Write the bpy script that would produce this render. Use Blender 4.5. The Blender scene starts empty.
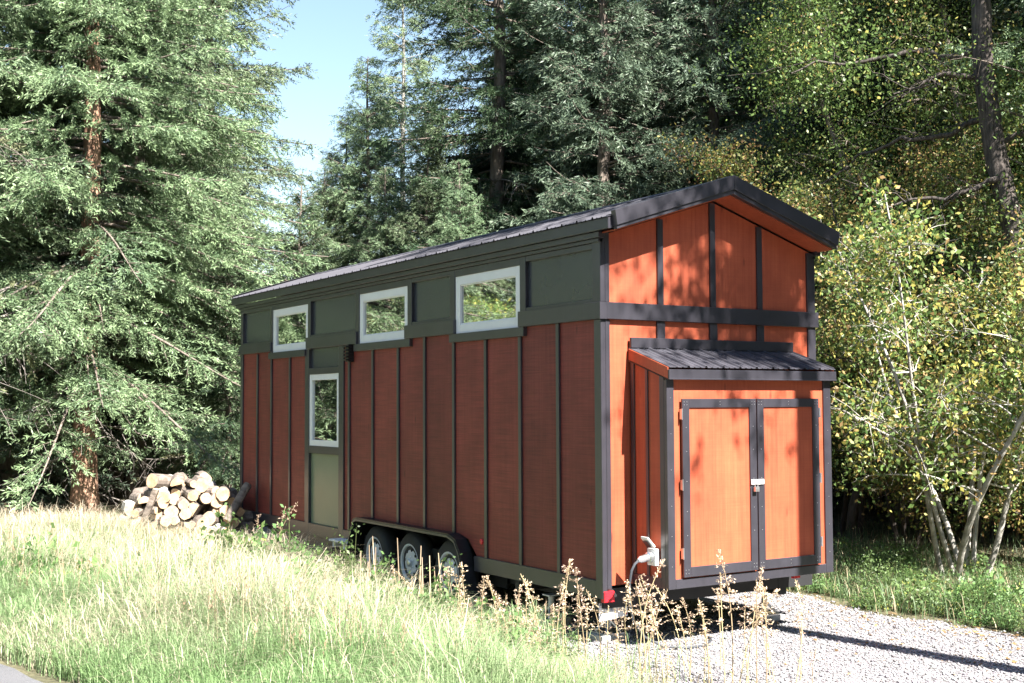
import bpy, math, random
import numpy as np
from mathutils import Vector, Matrix
R_ = math.radians
C = bpy.context.scene.collection
sc = bpy.context.scene
random.seed(7)

# ------------------------------------------------------------ camera, sky, sun, exposure
CAM = np.array([-6.2099, -8.3449, 1.6523])
cam = bpy.data.cameras.new('camera'); cam_o = bpy.data.objects.new('camera', cam); C.objects.link(cam_o)
cam_o.location = CAM.tolist(); cam_o.rotation_euler = (1.6223, 0.0048, -0.5665)
cam.sensor_width = 36; cam.lens = 1216.07 / 1024 * 36; cam.clip_end = 3000; cam.clip_start = 0.05
sc.camera = cam_o
SUN_EL, SUN_AZ = R_(48.0), R_(6.5)          # sun stands behind the camera, a little to +x of -Y
S = Vector((math.sin(SUN_AZ) * math.cos(SUN_EL), -math.cos(SUN_AZ) * math.cos(SUN_EL), math.sin(SUN_EL)))
w = bpy.data.worlds.new('World'); sc.world = w; w.use_nodes = True
nt = w.node_tree; nt.nodes.clear()
sky = nt.nodes.new('ShaderNodeTexSky'); sky.sky_type = 'NISHITA'; sky.sun_disc = False
sky.sun_elevation = SUN_EL; sky.sun_rotation = math.atan2(S.x, S.y)
sky.altitude = 1500; sky.air_density = 1.6; sky.dust_density = .8; sky.ozone_density = 1.0
bg = nt.nodes.new('ShaderNodeBackground'); bg.inputs[1].default_value = 0.05
wo = nt.nodes.new('ShaderNodeOutputWorld')
nt.links.new(sky.outputs[0], bg.inputs[0]); nt.links.new(bg.outputs[0], wo.inputs[0])
sun = bpy.data.lights.new('sun', 'SUN'); sun.energy = 5.0; sun.angle = R_(0.53); sun.color = (1, .95, .88)
sun_o = bpy.data.objects.new('sun', sun); C.objects.link(sun_o); sun_o.rotation_euler = S.to_track_quat('Z', 'Y').to_euler()
sc.view_settings.view_transform = 'Standard'; sc.view_settings.look = 'None'
sc.view_settings.exposure = 2.3; sc.view_settings.gamma = 1
sc.render.engine = 'CYCLES'
sc.cycles.max_bounces = 8; sc.cycles.diffuse_bounces = 3; sc.cycles.glossy_bounces = 3
sc.cycles.transmission_bounces = 4; sc.cycles.transparent_max_bounces = 6

# ------------------------------------------------------------ helpers
def lin(r, g, b):
    f = lambda c: (c / 255) / 12.92 if c / 255 <= .04045 else ((c / 255 + .055) / 1.055) ** 2.4
    return (f(r), f(g), f(b), 1)

def tag(o, label=None, cat=None, group=None, kind=None):
    if label: o['label'] = label
    if cat: o['category'] = cat
    if group: o['group'] = group
    if kind: o['kind'] = kind
    return o

def empty(name, loc, rz=0):
    o = bpy.data.objects.new(name, None); C.objects.link(o); o.location = loc; o.rotation_euler = (0, 0, rz)
    o.empty_display_size = .2
    return o

class MB:
    """collects shapes for one mesh"""
    def __init__(s): s.v = []; s.f = []; s.m = []; s.cm = 0
    def add(s, vs, fs):
        b = len(s.v); s.v += [tuple(map(float, p)) for p in vs]
        s.f += [tuple(b + i for i in f) for f in fs]; s.m += [s.cm] * len(fs); return s
    def box(s, x0, x1, y0, y1, z0, z1):
        return s.add([(x0,y0,z0),(x1,y0,z0),(x1,y1,z0),(x0,y1,z0),(x0,y0,z1),(x1,y0,z1),(x1,y1,z1),(x0,y1,z1)],
                     [(0,3,2,1),(4,5,6,7),(0,1,5,4),(1,2,6,5),(2,3,7,6),(3,0,4,7)])
    def prism(s, poly, axis, a, b):
        """poly: 2D outline; axis 'x' -> (y,z) outline, 'y' -> (x,z), 'z' -> (x,y)"""
        n = len(poly)
        mk = {'x': lambda p, t: (t, p[0], p[1]), 'y': lambda p, t: (p[0], t, p[1]), 'z': lambda p, t: (p[0], p[1], t)}[axis]
        vs = [mk(p, a) for p in poly] + [mk(p, b) for p in poly]
        fs = [tuple(range(n))[::-1], tuple(range(n, 2 * n))] + [(i, (i+1) % n, n + (i+1) % n, n + i) for i in range(n)]
        return s.add(vs, fs)
    def tube(s, pts, rad, n=8, cap=True):
        pts = [Vector(p) for p in pts]; k = len(pts)
        if not hasattr(rad, '__len__'): rad = [rad] * k
        vs = []
        up = Vector((.13, .31, .94))
        for i, p in enumerate(pts):
            d = (pts[min(i+1, k-1)] - pts[max(i-1, 0)]).normalized()
            if abs(d.dot(up)) > .97: up = Vector((1, .1, 0))
            a = d.cross(up).normalized(); b = d.cross(a)
            for j in range(n):
                t = 2 * math.pi * j / n
                vs.append(p + rad[i] * (math.cos(t) * a + math.sin(t) * b))
        fs = [(i*n + j, i*n + (j+1) % n, (i+1)*n + (j+1) % n, (i+1)*n + j) for i in range(k-1) for j in range(n)]
        if cap: fs += [tuple(range(n))[::-1], tuple((k-1)*n + j for j in range(n))]
        return s.add(vs, fs)
    def lathe(s, prof, n=32, axis='x', c=(0, 0, 0)):
        """prof: list of (along, radius)"""
        vs = []
        for a, r in prof:
            for j in range(n):
                t = 2 * math.pi * j / n; u, v = r * math.cos(t), r * math.sin(t)
                vs.append({'x': (c[0]+a, c[1]+u, c[2]+v), 'y': (c[0]+u, c[1]+a, c[2]+v), 'z': (c[0]+u, c[1]+v, c[2]+a)}[axis])
        k = len(prof)
        fs = [(i*n + j, i*n + (j+1) % n, (i+1)*n + (j+1) % n, (i+1)*n + j) for i in range(k-1) for j in range(n)]
        fs += [tuple(range(n))[::-1], tuple((k-1)*n + j for j in range(n))]
        return s.add(vs, fs)
    def build(s, name, mat, parent=None, bevel=0, smooth=False, mats=None):
        me = bpy.data.meshes.new(name); me.from_pydata(s.v, [], s.f)
        for m_ in (mats or [mat]): me.materials.append(m_)
        if mats: me.polygons.foreach_set('material_index', s.m)
        if smooth: me.polygons.foreach_set('use_smooth', [True] * len(s.f))
        o = bpy.data.objects.new(name, me); C.objects.link(o)
        import bmesh
        bm = bmesh.new(); bm.from_mesh(me); bmesh.ops.recalc_face_normals(bm, faces=bm.faces); bm.to_mesh(me); bm.free()
        if smooth:
            try: me.set_sharp_from_angle(angle=R_(40))
            except Exception: pass
        if bevel:
            b = o.modifiers.new('bevel', 'BEVEL'); b.width = bevel; b.segments = 1; b.limit_method = 'ANGLE'
        if parent: o.parent = parent
        return o

def np_mesh(name, v, f, mat, col=None, smooth=False):
    """v (N,3), f (M,k) numpy arrays -> mesh; col (N,3) point colours"""
    me = bpy.data.meshes.new(name)
    v = np.ascontiguousarray(v, np.float32); f = np.ascontiguousarray(f, np.int32); k = f.shape[1]
    me.vertices.add(len(v)); me.vertices.foreach_set('co', v.ravel())
    me.loops.add(f.size); me.loops.foreach_set('vertex_index', f.ravel())
    me.polygons.add(len(f)); me.polygons.foreach_set('loop_start', np.arange(0, f.size, k, dtype=np.int32))
    me.polygons.foreach_set('loop_total', np.full(len(f), k, np.int32))
    if smooth: me.polygons.foreach_set('use_smooth', np.ones(len(f), bool))
    me.update(calc_edges=True)
    if col is not None:
        a = me.attributes.new('tint', 'FLOAT_COLOR', 'POINT')
        a.data.foreach_set('color', np.hstack([col, np.ones((len(col), 1))]).astype(np.float32).ravel())
    me.materials.append(mat)
    return me

def mobj(name, me, parent=None):
    o = bpy.data.objects.new(name, me); C.objects.link(o)
    if parent: o.parent = parent
    return o

def copy_tree(o, parent=None):
    c = o.copy(); C.objects.link(c); c.parent = parent
    for ch in list(o.children): copy_tree(ch, c)
    return c

# ------------------------------------------------------------ materials
class NT:
    def __init__(s, name):
        s.mat = bpy.data.materials.new(name); s.mat.use_nodes = True; s.t = s.mat.node_tree
        s.b = s.t.nodes['Principled BSDF']; s.out = s.t.nodes['Material Output']
    def n(s, typ, **kw):
        nd = s.t.nodes.new('ShaderNode' + typ)
        for k, v in kw.items():
            if k in nd.inputs: nd.inputs[k].default_value = v
            else: setattr(nd, k, v)
        return nd
    def l(s, a, b): s.t.links.new(a, b)
    def coords(s, scale=(1, 1, 1), kind='Object'):
        tc = s.n('TexCoord'); mp = s.n('Mapping'); mp.inputs['Scale'].default_value = scale
        s.l(tc.outputs[kind], mp.inputs['Vector']); return mp.outputs[0]
    def noise(s, scale, detail=4, rough=.6, vec=None):
        nd = s.n('TexNoise'); nd.inputs['Scale'].default_value = scale; nd.inputs['Detail'].default_value = detail
        nd.inputs['Roughness'].default_value = rough
        s.l(vec if vec else s.coords(), nd.inputs['Vector']); return nd.outputs[0]
    def ramp(s, fac, stops):
        r = s.n('ValToRGB'); e = r.color_ramp.elements
        while len(e) < len(stops): e.new(.5)
        for el, (p, c) in zip(e, stops): el.position = p; el.color = c if len(c) == 4 else (*c, 1)
        s.l(fac, r.inputs[0]); return r.outputs[0]
    def mix(s, fac, a, b, mode='MIX'):
        m = s.n('MixRGB'); m.blend_type = mode
        for i, x in ((0, fac), (1, a), (2, b)):
            if hasattr(x, 'is_linked') or hasattr(x, 'links'): s.l(x, m.inputs[i])
            else: m.inputs[i].default_value = x if i == 0 or len(x) == 4 else (*x, 1)
        return m.outputs[0]
    def bump(s, h, strength=.3, dist=.01):
        b = s.n('Bump'); b.inputs['Strength'].default_value = strength; b.inputs['Distance'].default_value = dist
        s.l(h, b.inputs['Height']); s.l(b.outputs[0], s.b.inputs['Normal']); return s
    def set(s, **kw):
        for k, v in kw.items():
            k = k.replace('_', ' ')
            if hasattr(v, 'links'): s.l(v, s.b.inputs[k])
            else: s.b.inputs[k].default_value = v
        return s.mat

def plain(name, col, rough=.5, metal=0, var=.12, scale=6, **kw):
    m = NT(name); n_ = m.noise(scale, 5)
    a = tuple(c * (1 - var) for c in col[:3]); b = tuple(min(1, c * (1 + var)) for c in col[:3])
    return m.set(Base_Color=m.ramp(n_, [(.3, a), (.7, b)]), Roughness=rough, Metallic=metal, **kw)

def m_stain(name, horiz_weave, k=(1, 1, 1)):
    """stained rough-sawn plywood"""
    m = NT(name)
    grain = m.noise(1.0, 6, .65, m.coords((38, 38, 1.1)))
    blot = m.noise(1.7, 5, .6)
    saw = m.noise(1.0, 3, .6, m.coords((2.2, 2.2, 95)))
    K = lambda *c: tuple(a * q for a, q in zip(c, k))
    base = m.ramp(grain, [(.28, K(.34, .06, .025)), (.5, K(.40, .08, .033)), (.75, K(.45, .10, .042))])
    c = m.mix(.55, base, m.ramp(blot, [(.32, (.55, .45, .42)), (.66, (1.15, 1.22, 1.22))]), 'MULTIPLY')
    c = m.mix(horiz_weave, c, m.ramp(saw, [(.35, (.48, .42, .42)), (.65, (1.1, 1.1, 1.1))]), 'MULTIPLY')
    sx = m.n('SeparateXYZ'); m.l(m.coords(), sx.inputs[0])
    q = m.n('Math', operation='MULTIPLY'); m.l(sx.outputs[1], q.inputs[0]); q.inputs[1].default_value = 1 / .632
    fl = m.n('Math', operation='FLOOR'); m.l(q.outputs[0], fl.inputs[0])
    wn = m.n('TexWhiteNoise'); wn.noise_dimensions = '1D'; m.l(fl.outputs[0], wn.inputs['W'])
    c = m.mix(.8 if horiz_weave > .4 else 0, c, m.ramp(wn.outputs[0], [(0, (.72, .7, .7)), (1, (1.12, 1.16, 1.1))]), 'MULTIPLY')   # each sheet took the stain a little differently
    kn = m.n('TexVoronoi'); kn.inputs['Scale'].default_value = 1.0; m.l(m.coords((5.5, 5.5, 1.7)), kn.inputs['Vector'])
    c = m.mix(.75, c, m.ramp(kn.outputs['Distance'], [(.035, (.38, .3, .3)), (.1, (1, 1, 1))]), 'MULTIPLY')                          # knots
    h = m.mix(.4, grain, saw)
    m.bump(h, .35, .004)
    return m.set(Base_Color=c, Roughness=.62)

M = {}
M['stain'] = m_stain('stained_plywood_smooth', .15)
M['stain_shaded'] = m_stain('stained_plywood_rough_shaded', .55, (.56, .47, .85))  # same stain as the gable end, with the side's shade darkened into it
def m_trim():
    m = NT('charcoal_trim_paint')
    g = m.noise(1.0, 5, .6, m.coords((20, 20, 2)))
    d = m.noise(3, 5, .6)
    c = m.mix(.5, m.ramp(d, [(.3, (.022, .021, .028)), (.7, (.036, .034, .044))]), m.ramp(g, [(.3, (.8, .8, .8)), (.7, (1.15, 1.15, 1.15))]), 'MULTIPLY')
    m.bump(g, .25, .002)
    return m.set(Base_Color=c, Roughness=.36, Specular_IOR_Level=.9)
M['trim'] = m_trim()
M['panel'] = plain('smooth_panel_paint', (.036, .041, .052), .27, var=.08, scale=2, Specular_IOR_Level=1.0)
M['sage'] = plain('sage_door_panel', (.17, .2, .13), .35, var=.06, scale=2)  # lower door panel, paler and greener than the upper panels
M['roof'] = plain('roof_metal', (.055, .054, .066), .65, 0, var=.15, scale=4, Specular_IOR_Level=.18)
M['black_metal'] = plain('black_metal', (.02, .02, .022), .35, .2)
M['steel_dark'] = plain('chassis_steel', (.03, .03, .032), .55, .3)
M['white_vinyl'] = plain('window_vinyl', (.74, .74, .75), .4, var=.03)
M['rubber'] = plain('tyre_rubber', (.028, .028, .03), .75, scale=20)
M['rim'] = plain('wheel_silver', (.62, .64, .68), .4, .1, var=.06)
M['chrome'] = plain('galvanised_metal', (.72, .73, .75), .28, .9, var=.05)
M['white_plastic'] = plain('white_plastic', (.8, .8, .78), .4, var=.03)
M['red_lens'] = plain('red_lens', (.6, .02, .03), .15, var=.1)
M['plate_white'] = plain('licence_plate_white', (.8, .8, .8), .4, var=.03)
M['plate_grey'] = plain('licence_plate_print', (.25, .3, .36), .4, var=.3, scale=60)
M['pale_wood'] = plain('pale_board', (.55, .48, .4), .7)
M['dark_inside'] = plain('dark_underfloor', (.012, .012, .012), .8)
M['cord'] = plain('grey_cord', (.05, .055, .065), .5)
M['concrete'] = plain('concrete_block', (.45, .44, .42), .85, var=.2, scale=15)
def m_glass():
    m = NT('window_glass'); n_ = m.noise(1.2, 2, .5); m.bump(n_, .05, .004)
    return m.set(Base_Color=(.012, .016, .015, 1), Roughness=.02, IOR=8.5, Specular_IOR_Level=.5)
M['glass'] = m_glass()

def m_bark(name, a, b, sc_=(9, 9, 1.6)):
    m = NT(name); v = m.coords(sc_)
    n1 = m.noise(1, 6, .7, v); n2 = m.noise(1.5, 3)
    c = m.mix(.5, m.ramp(n1, [(.35, a), (.62, b)]), m.ramp(n2, [(.3, (.6, .6, .6)), (.7, (1.3, 1.25, 1.2))]), 'MULTIPLY')
    m.bump(n1, .9, .03)
    return m.set(Base_Color=c, Roughness=.9)
M['bark_orange'] = m_bark('orange_spruce_bark', (.17, .085, .055), (.46, .29, .2))
M['bark'] = m_bark('grey_spruce_bark', (.07, .055, .045), (.24, .2, .17))
M['bark_pale'] = m_bark('pale_smooth_bark', (.2, .19, .17), (.5, .48, .44), (5, 5, 6))
M['bark_cotton'] = m_bark('furrowed_bark', (.018, .015, .013), (.12, .1, .09), (26, 26, 2.4))
M['deadwood'] = m_bark('dead_twig', (.16, .14, .125), (.42, .38, .35))

def m_leaf(name, trans=.35, rough=.55, gain=1.0):
    """leaf colour comes from the per-leaf 'tint' attribute (natural colour variety) and a per-tree variation"""
    m = NT(name); at = m.n('Attribute'); at.attribute_name = 'tint'
    oi = m.n('ObjectInfo')
    hs = m.n('HueSaturation'); m.l(at.outputs['Color'], hs.inputs['Color'])
    mr = m.n('MapRange'); m.l(oi.outputs['Random'], mr.inputs[0]); mr.inputs[3].default_value = .8 * gain; mr.inputs[4].default_value = 1.2 * gain
    m.l(mr.outputs[0], hs.inputs['Value'])
    mr2 = m.n('MapRange'); m.l(oi.outputs['Random'], mr2.inputs[0]); mr2.inputs[3].default_value = .485; mr2.inputs[4].default_value = .515
    m.l(mr2.outputs[0], hs.inputs['Hue'])
    m.l(hs.outputs[0], m.b.inputs['Base Color']); m.b.inputs['Roughness'].default_value = rough
    m.b.inputs['Specular IOR Level'].default_value = .35
    tr = m.n('BsdfTranslucent'); m.l(hs.outputs[0], tr.inputs[0])
    mx = m.n('MixShader'); mx.inputs[0].default_value = trans
    m.l(m.b.outputs[0], mx.inputs[1]); m.l(tr.outputs[0], mx.inputs[2]); m.l(mx.outputs[0], m.out.inputs[0])
    return m.mat
M['needles'] = m_leaf('spruce_needles', .22, .5)
M['leaves'] = m_leaf('broad_leaves', .4, .45)
M['grass'] = m_leaf('grass_blades', .4, .5)
M['straw'] = m_leaf('dry_straw', .3, .6)

# ------------------------------------------------------------ terrain
def sstep(t): t = np.clip(t, 0, 1); return t * t * (3 - 2 * t)
def vnoise(x, y, seed=0):
    """cheap smooth value noise"""
    x = np.asarray(x, float); y = np.asarray(y, float)
    xi = np.floor(x).astype(np.int64); yi = np.floor(y).astype(np.int64); fx = sstep(x - xi); fy = sstep(y - yi)
    def h(a, b):
        k = (a * 374761393 + b * 668265263 + seed * 974711) & 0x7fffffff
        k = ((k ^ (k >> 13)) * 1274126177) & 0x7fffffff
        return ((k ^ (k >> 16)) & 0xffff) / 65535.0
    return (h(xi, yi) * (1-fx) * (1-fy) + h(xi+1, yi) * fx * (1-fy) + h(xi, yi+1) * (1-fx) * fy + h(xi+1, yi+1) * fx * fy)
def road_s(x, y): return (x + 4.6) * .973 + (y + .6) * .23
def hgt(x, y):
    x = np.asarray(x, float); y = np.asarray(y, float)
    s = road_s(x, y)
    z = -.42 * sstep(s / 3.0)
    dx, dy = x - CAM[0], y - CAM[1]; d = np.hypot(dx, dy)
    th = np.degrees(np.arctan2(dx, dy))
    Hh = 3 + 46 * sstep((th - 24) / 11) * (1 - .6 * sstep((th - 100) / 60))
    z = z + Hh * sstep((d - 30) / 135)
    off = sstep((d - 20) / 20)
    return z + off * (vnoise(x * .15, y * .15, 3) - .5) * .8

def polar(px, D):
    """ground point seen at picture column px, D metres from the camera"""
    t = math.atan((px - 512) / 1216.07)
    a = 0.5665 + t
    return CAM[0] + D * math.sin(a), CAM[1] + D * math.cos(a)

def m_ground():
    m = NT('forest_floor')
    n1 = m.noise(.8, 8, .65); n2 = m.noise(9, 6, .7)
    c1 = m.ramp(n1, [(.3, (.05, .042, .028)), (.5, (.10, .095, .05)), (.7, (.2, .17, .1))])
    c = m.mix(.6, c1, m.ramp(n2, [(.3, (.5, .5, .5)), (.7, (1.4, 1.4, 1.4))]), 'MULTIPLY')
    m.bump(n2, .8, .05); return m.set(Base_Color=c, Roughness=.95)
M['ground'] = m_ground()
radii = [0] + list(np.geomspace(.5, 1500, 120)); na = 220
vv = []; ff = []
ang = np.linspace(0, 2 * np.pi, na, endpoint=False)
for r in radii[1:]:
    x = CAM[0] + r * np.sin(ang); y = CAM[1] + r * np.cos(ang); vv.append(np.stack([x, y, hgt(x, y)], 1))
vv = np.vstack(vv + [np.array([[CAM[0], CAM[1], float(hgt(CAM[0], CAM[1]))]])])
nr = len(radii) - 1
for i in range(nr - 1):
    j = np.arange(na); ff.append(np.stack([i*na + j, (i+1)*na + j, (i+1)*na + (j+1) % na, i*na + (j+1) % na], 1))
ff = np.vstack(ff); cen = len(vv) - 1
me = bpy.data.meshes.new('ground')
me.from_pydata(vv.tolist(), [], ff.tolist() + [(cen, (j+1) % na, j) for j in range(na)])
me.materials.append(M['ground']); me.polygons.foreach_set('use_smooth', [True] * len(me.polygons)); 
import bmesh
bm = bmesh.new(); bm.from_mesh(me); bmesh.ops.recalc_face_normals(bm, faces=bm.faces); bm.to_mesh(me); bm.free()
tag(mobj('ground', me), kind='structure')

def sheet(name, us, vs, fn, mat, lift):
    """grid sheet draped on the terrain"""
    U, V = np.meshgrid(us, vs, indexing='ij'); X, Y = fn(U, V)
    P = np.stack([X.ravel(), Y.ravel(), (hgt(X, Y) + lift).ravel()], 1)
    a, b = len(us), len(vs)
    i, j = np.meshgrid(np.arange(a-1), np.arange(b-1), indexing='ij'); q = (i * b + j).ravel()
    me = np_mesh(name, P, np.stack([q, q + b, q + b + 1, q + 1], 1), mat, smooth=True)
    return tag(mobj(name, me), kind='structure')

# left / right edge of the gravel drive as functions of y
def gx0(y): return -.62 + .22 * (vnoise(y * 1.3, 0 * y, 5) - .5) * 2 - .9 * sstep((-.2 - y) / 2.2)
def gx1(y): return 3.25 + .35 * (vnoise(y * .9, 0 * y + 7, 6) - .5) * 2 - .25 * sstep((-.5 - y) / 2) + .25 * (vnoise(y * 4, 0 * y + 3, 8) - .5)
def m_gravel():
    m = NT('crushed_gravel'); v = m.coords()
    vo = m.n('TexVoronoi'); vo.inputs['Scale'].default_value = 42; m.l(v, vo.inputs['Vector'])
    vo2 = m.n('TexVoronoi'); vo2.inputs['Scale'].default_value = 95; m.l(v, vo2.inputs['Vector'])
    bw = m.n('RGBToBW'); m.l(vo.outputs['Color'], bw.inputs[0])
    c = m.ramp(bw.outputs[0], [(.1, (.13, .127, .133)), (.45, (.225, .218, .228)), (.9, (.32, .31, .325))])
    bw2 = m.n('RGBToBW'); m.l(vo2.outputs['Color'], bw2.inputs[0])
    c = m.mix(.5, c, m.ramp(bw2.outputs[0], [(.1, (.6, .6, .6)), (.9, (1.3, 1.3, 1.3))]), 'MULTIPLY')
    n = m.noise(1.1, 4); c = m.mix(.5, c, m.ramp(n, [(.3, (.8, .78, .75)), (.7, (1.1, 1.1, 1.1))]), 'MULTIPLY')
    inv = m.n('Math', operation='SUBTRACT'); inv.inputs[0].default_value = 1; m.l(vo.outputs['Distance'], inv.inputs[1])
    m.bump(inv.outputs[0], 1.0, .02)
    return m.set(Base_Color=c, Roughness=.9)
M['gravel'] = m_gravel()
sheet('gravel_driveway', np.linspace(0, 1, 40), np.linspace(-9, 12, 260),
      lambda U, V: (gx0(V) + U * (gx1(V) - gx0(V)), V), M['gravel'], .012)
def m_asphalt():
    m = NT('asphalt'); n1 = m.noise(160, 3, .7); n2 = m.noise(1.5, 5)
    c = m.mix(.6, m.ramp(n1, [(.3, (.05, .05, .054)), (.7, (.17, .168, .178))]), m.ramp(n2, [(.3, (.8, .8, .8)), (.7, (1.2, 1.2, 1.2))]), 'MULTIPLY')
    m.bump(n1, .6, .006); return m.set(Base_Color=c, Roughness=.85)
def road_fn(U, V):                       # U across (to -x), V along
    w_ = .12 * (vnoise(V * 1.7, 0 * V, 12) - .5) * (U < .01)
    bx, by = -4.6 - .23 * V, -.6 + .973 * V
    return bx - (U + .02 - w_) * .973, by - (U + .02 - w_) * .23
sheet('road', np.array([0, .5, 1, 2, 3.5, 5, 6.5]), np.linspace(-40, 60, 300), road_fn, m_asphalt(), .012)

# ------------------------------------------------------------ plants: numpy kit
def unit(a): return a / np.maximum(np.linalg.norm(a, axis=-1, keepdims=True), 1e-9)
def kites(p, d, L, W, rng, roll=None):
    """one four-cornered blade per point"""
    n = len(p); r = rng.normal(size=(n, 3)) if roll is None else roll
    s = unit(np.cross(d, r)); L = L[:, None]; W = W[:, None]
    v = np.stack([p, p + d * L * .45 + s * W, p + d * L, p + d * L * .45 - s * W], 1).reshape(-1, 3)
    return v, np.arange(4 * n).reshape(n, 4)
def tint4(c): return np.repeat(c, 4, axis=0)

def tubes_np(segs, n=4):
    """segs: list of (points, radii) -> vertex / face arrays"""
    V = []; F = []; b = 0
    for pts, rad in segs:
        pts = np.asarray(pts, float); rad = np.asarray(rad, float); k = len(pts)
        d = np.gradient(pts, axis=0); d = unit(d); up = np.array([.21, .33, .92])
        a = unit(np.cross(d, up)); c = np.cross(d, a)
        t = np.arange(n) * 2 * np.pi / n
        ring = pts[:, None] + rad[:, None, None] * (np.cos(t)[None, :, None] * a[:, None] + np.sin(t)[None, :, None] * c[:, None])
        V.append(ring.reshape(-1, 3))
        i, j = np.meshgrid(np.arange(k-1), np.arange(n), indexing='ij')
        F.append(np.stack([b + i*n + j, b + i*n + (j+1) % n, b + (i+1)*n + (j+1) % n, b + (i+1)*n + j], -1).reshape(-1, 4))
        b += k * n
    return np.vstack(V), np.vstack(F)

def make_spruce(seed, H, Rm, zb, trunk_r, bark, gap=.34, fine=1.0, droop=.32, c0=(.05, .085, .035), c1=(.115, .15, .055), bare=.0, lean=0, shape=.8):
    rng = np.random.default_rng(seed)
    # trunk
    zz = np.linspace(0, H, 24); wob = .05 * np.sin(zz * .9 + seed) + lean * zz
    tr = trunk_r * np.power(np.clip(1 - zz / H, 0, 1), .85) + .012; tr[0] *= 1.35; tr[1] *= 1.08
    tpts = np.stack([wob, .04 * np.cos(zz * .7 + seed), zz], 1)
    tv, tf = tubes_np([(tpts, tr)], 12)
    trunk = np_mesh('trunk', tv, tf, M[bark], smooth=True)
    segs = []; dead = []; P = []; D = []; Ls = []; Wd = []; T = []
    z = zb * .45
    while z < H - .15:
        u = (z - zb) / (H - zb)
        nb = rng.integers(4, 8) if u > 0 else rng.integers(2, 4)
        for _ in range(nb):
            az = rng.uniform(0, 2 * np.pi); zc = z + rng.uniform(-.15, .15)
            if u < 0:
                L = Rm * rng.uniform(.2, .5); 
            else:
                L = Rm * (1 - u) ** shape * rng.uniform(.62, 1.12) + .18
                if u < .12: L *= rng.uniform(.6, 1.05)
            t = np.linspace(0, 1, 9)
            rise = -.12 + .75 * max(u, 0) ** 1.3 + rng.uniform(-.08, .08)
            dr = droop * (1 - .7 * max(u, 0)) * rng.uniform(.7, 1.3)
            out = np.array([np.cos(az), np.sin(az), 0]); side = np.array([-np.sin(az), np.cos(az), 0])
            bend = rng.uniform(-.12, .12)
            base = np.array([np.interp(zc, zz, tpts[:, 0]), np.interp(zc, zz, tpts[:, 1]), zc])
            pts = base + L * (t[:, None] * out + (bend * t ** 2)[:, None] * side) 
            pts[:, 2] += L * (rise * t - dr * t ** 1.8 + .13 * t ** 4)
            r0 = .006 + .0075 * L
            is_dead = (u < 0) or (u < .3 and rng.random() < .1)
            (dead if is_dead else segs).append((pts, r0 * (1 - .85 * t) + .003))
            if is_dead:
                for _k in range(int(5 + 5 * L)):        # bare curling twigs
                    q = rng.uniform(.2, .98); a = np.array([np.interp(q, t, pts[:, i]) for i in range(3)])
                    dd = unit(out * rng.uniform(.1, .9) + side * rng.choice([-1, 1]) * rng.uniform(.3, 1) + np.array([0, 0, rng.uniform(-1.1, .2)]))
                    l = rng.uniform(.15, .25 + .28 * L); tt = np.linspace(0, 1, 5)[:, None]
                    tp = a + dd * l * tt + np.array([0, 0, -.3 * l]) * tt ** 2 + side * rng.normal() * .12 * l * np.sin(tt * 3)
                    dead.append((tp, np.linspace(.006, .002, 5)))
                if u < 0: continue
            cov = 1.0 if not is_dead else .22
            # branchlets on both sides
            nbl = max(4, int(L / .085 * cov))
            q = np.sort(rng.uniform(.12 if L > 1.2 else .06, 1.0, nbl)); sg = rng.choice([-1, 1], nbl)
            st = np.stack([np.interp(q, t, pts[:, i]) for i in range(3)], 1)
            ll = (.2 + .46 * (L * (1.02 - q)) ** .8) * rng.uniform(.7, 1.15, nbl); ll = np.minimum(ll, 1.0)
            dn = rng.uniform(-.2, .7, nbl) * (1 - .45 * max(u, 0))
            dirs = unit(out * rng.uniform(.55, .95, nbl)[:, None] + side * (sg * rng.uniform(.45, .95, nbl))[:, None] + np.array([0, 0, -1.]) * dn[:, None])
            for a_, d_, l_ in zip(st, dirs, ll):
                if l_ > .4 and rng.random() < .5: segs.append((a_ + d_ * l_ * np.linspace(0, .9, 3)[:, None] + np.array([0, 0, -.15 * l_]) * np.array([0, .25, .8])[:, None], np.linspace(.006, .002, 3)))
            ne = np.maximum(5, (ll / .0125 * fine).astype(int))
            idx = np.repeat(np.arange(nbl), ne)
            s = rng.uniform(0.02, 1, len(idx))
            pos = st[idx] + dirs[idx] * (ll[idx] * s)[:, None]
            pos[:, 2] -= .18 * ll[idx] * s ** 2
            pos += rng.normal(size=pos.shape) * .018
            perp = unit(np.cross(dirs[idx], np.array([0, 0, 1.])))
            ed = unit(dirs[idx] * rng.uniform(.4, 1, len(idx))[:, None] + perp * rng.normal(0, .55, len(idx))[:, None]
                      + np.array([0, 0, -1.]) * rng.uniform(-.55, .9, len(idx))[:, None] + rng.normal(size=pos.shape) * .2)
            P.append(pos); D.append(ed)
            Ls.append(rng.uniform(.055, .13, len(idx)) / fine ** .35); Wd.append(rng.uniform(.0065, .0125, len(idx)) / fine ** .6)
            k = np.clip(.15 + .55 * s + rng.normal(0, .2, len(idx)) + rng.normal(0, .12), 0, 1)[:, None]
            cc = np.array(c0) * (1 - k) + np.array(c1) * k
            if is_dead: cc = cc * .5 + np.array([.16, .11, .06]) * .5
            T.append(cc)
        z += gap * rng.uniform(.75, 1.25) * (1 - .25 * max(u, 0))
    P = np.vstack(P); D = np.vstack(D); Ls = np.concatenate(Ls); Wd = np.concatenate(Wd); T = np.vstack(T)
    v, f = kites(P, D, Ls, Wd, rng)
    crown = np_mesh('crown', v, f, M['needles'], tint4(T))
    bv, bf = tubes_np(segs, 4); br = np_mesh('branches', bv, bf, M[bark if bark != 'bark_orange' else 'bark'])
    dv, df = tubes_np(dead, 3) if dead else (None, None)
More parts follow.
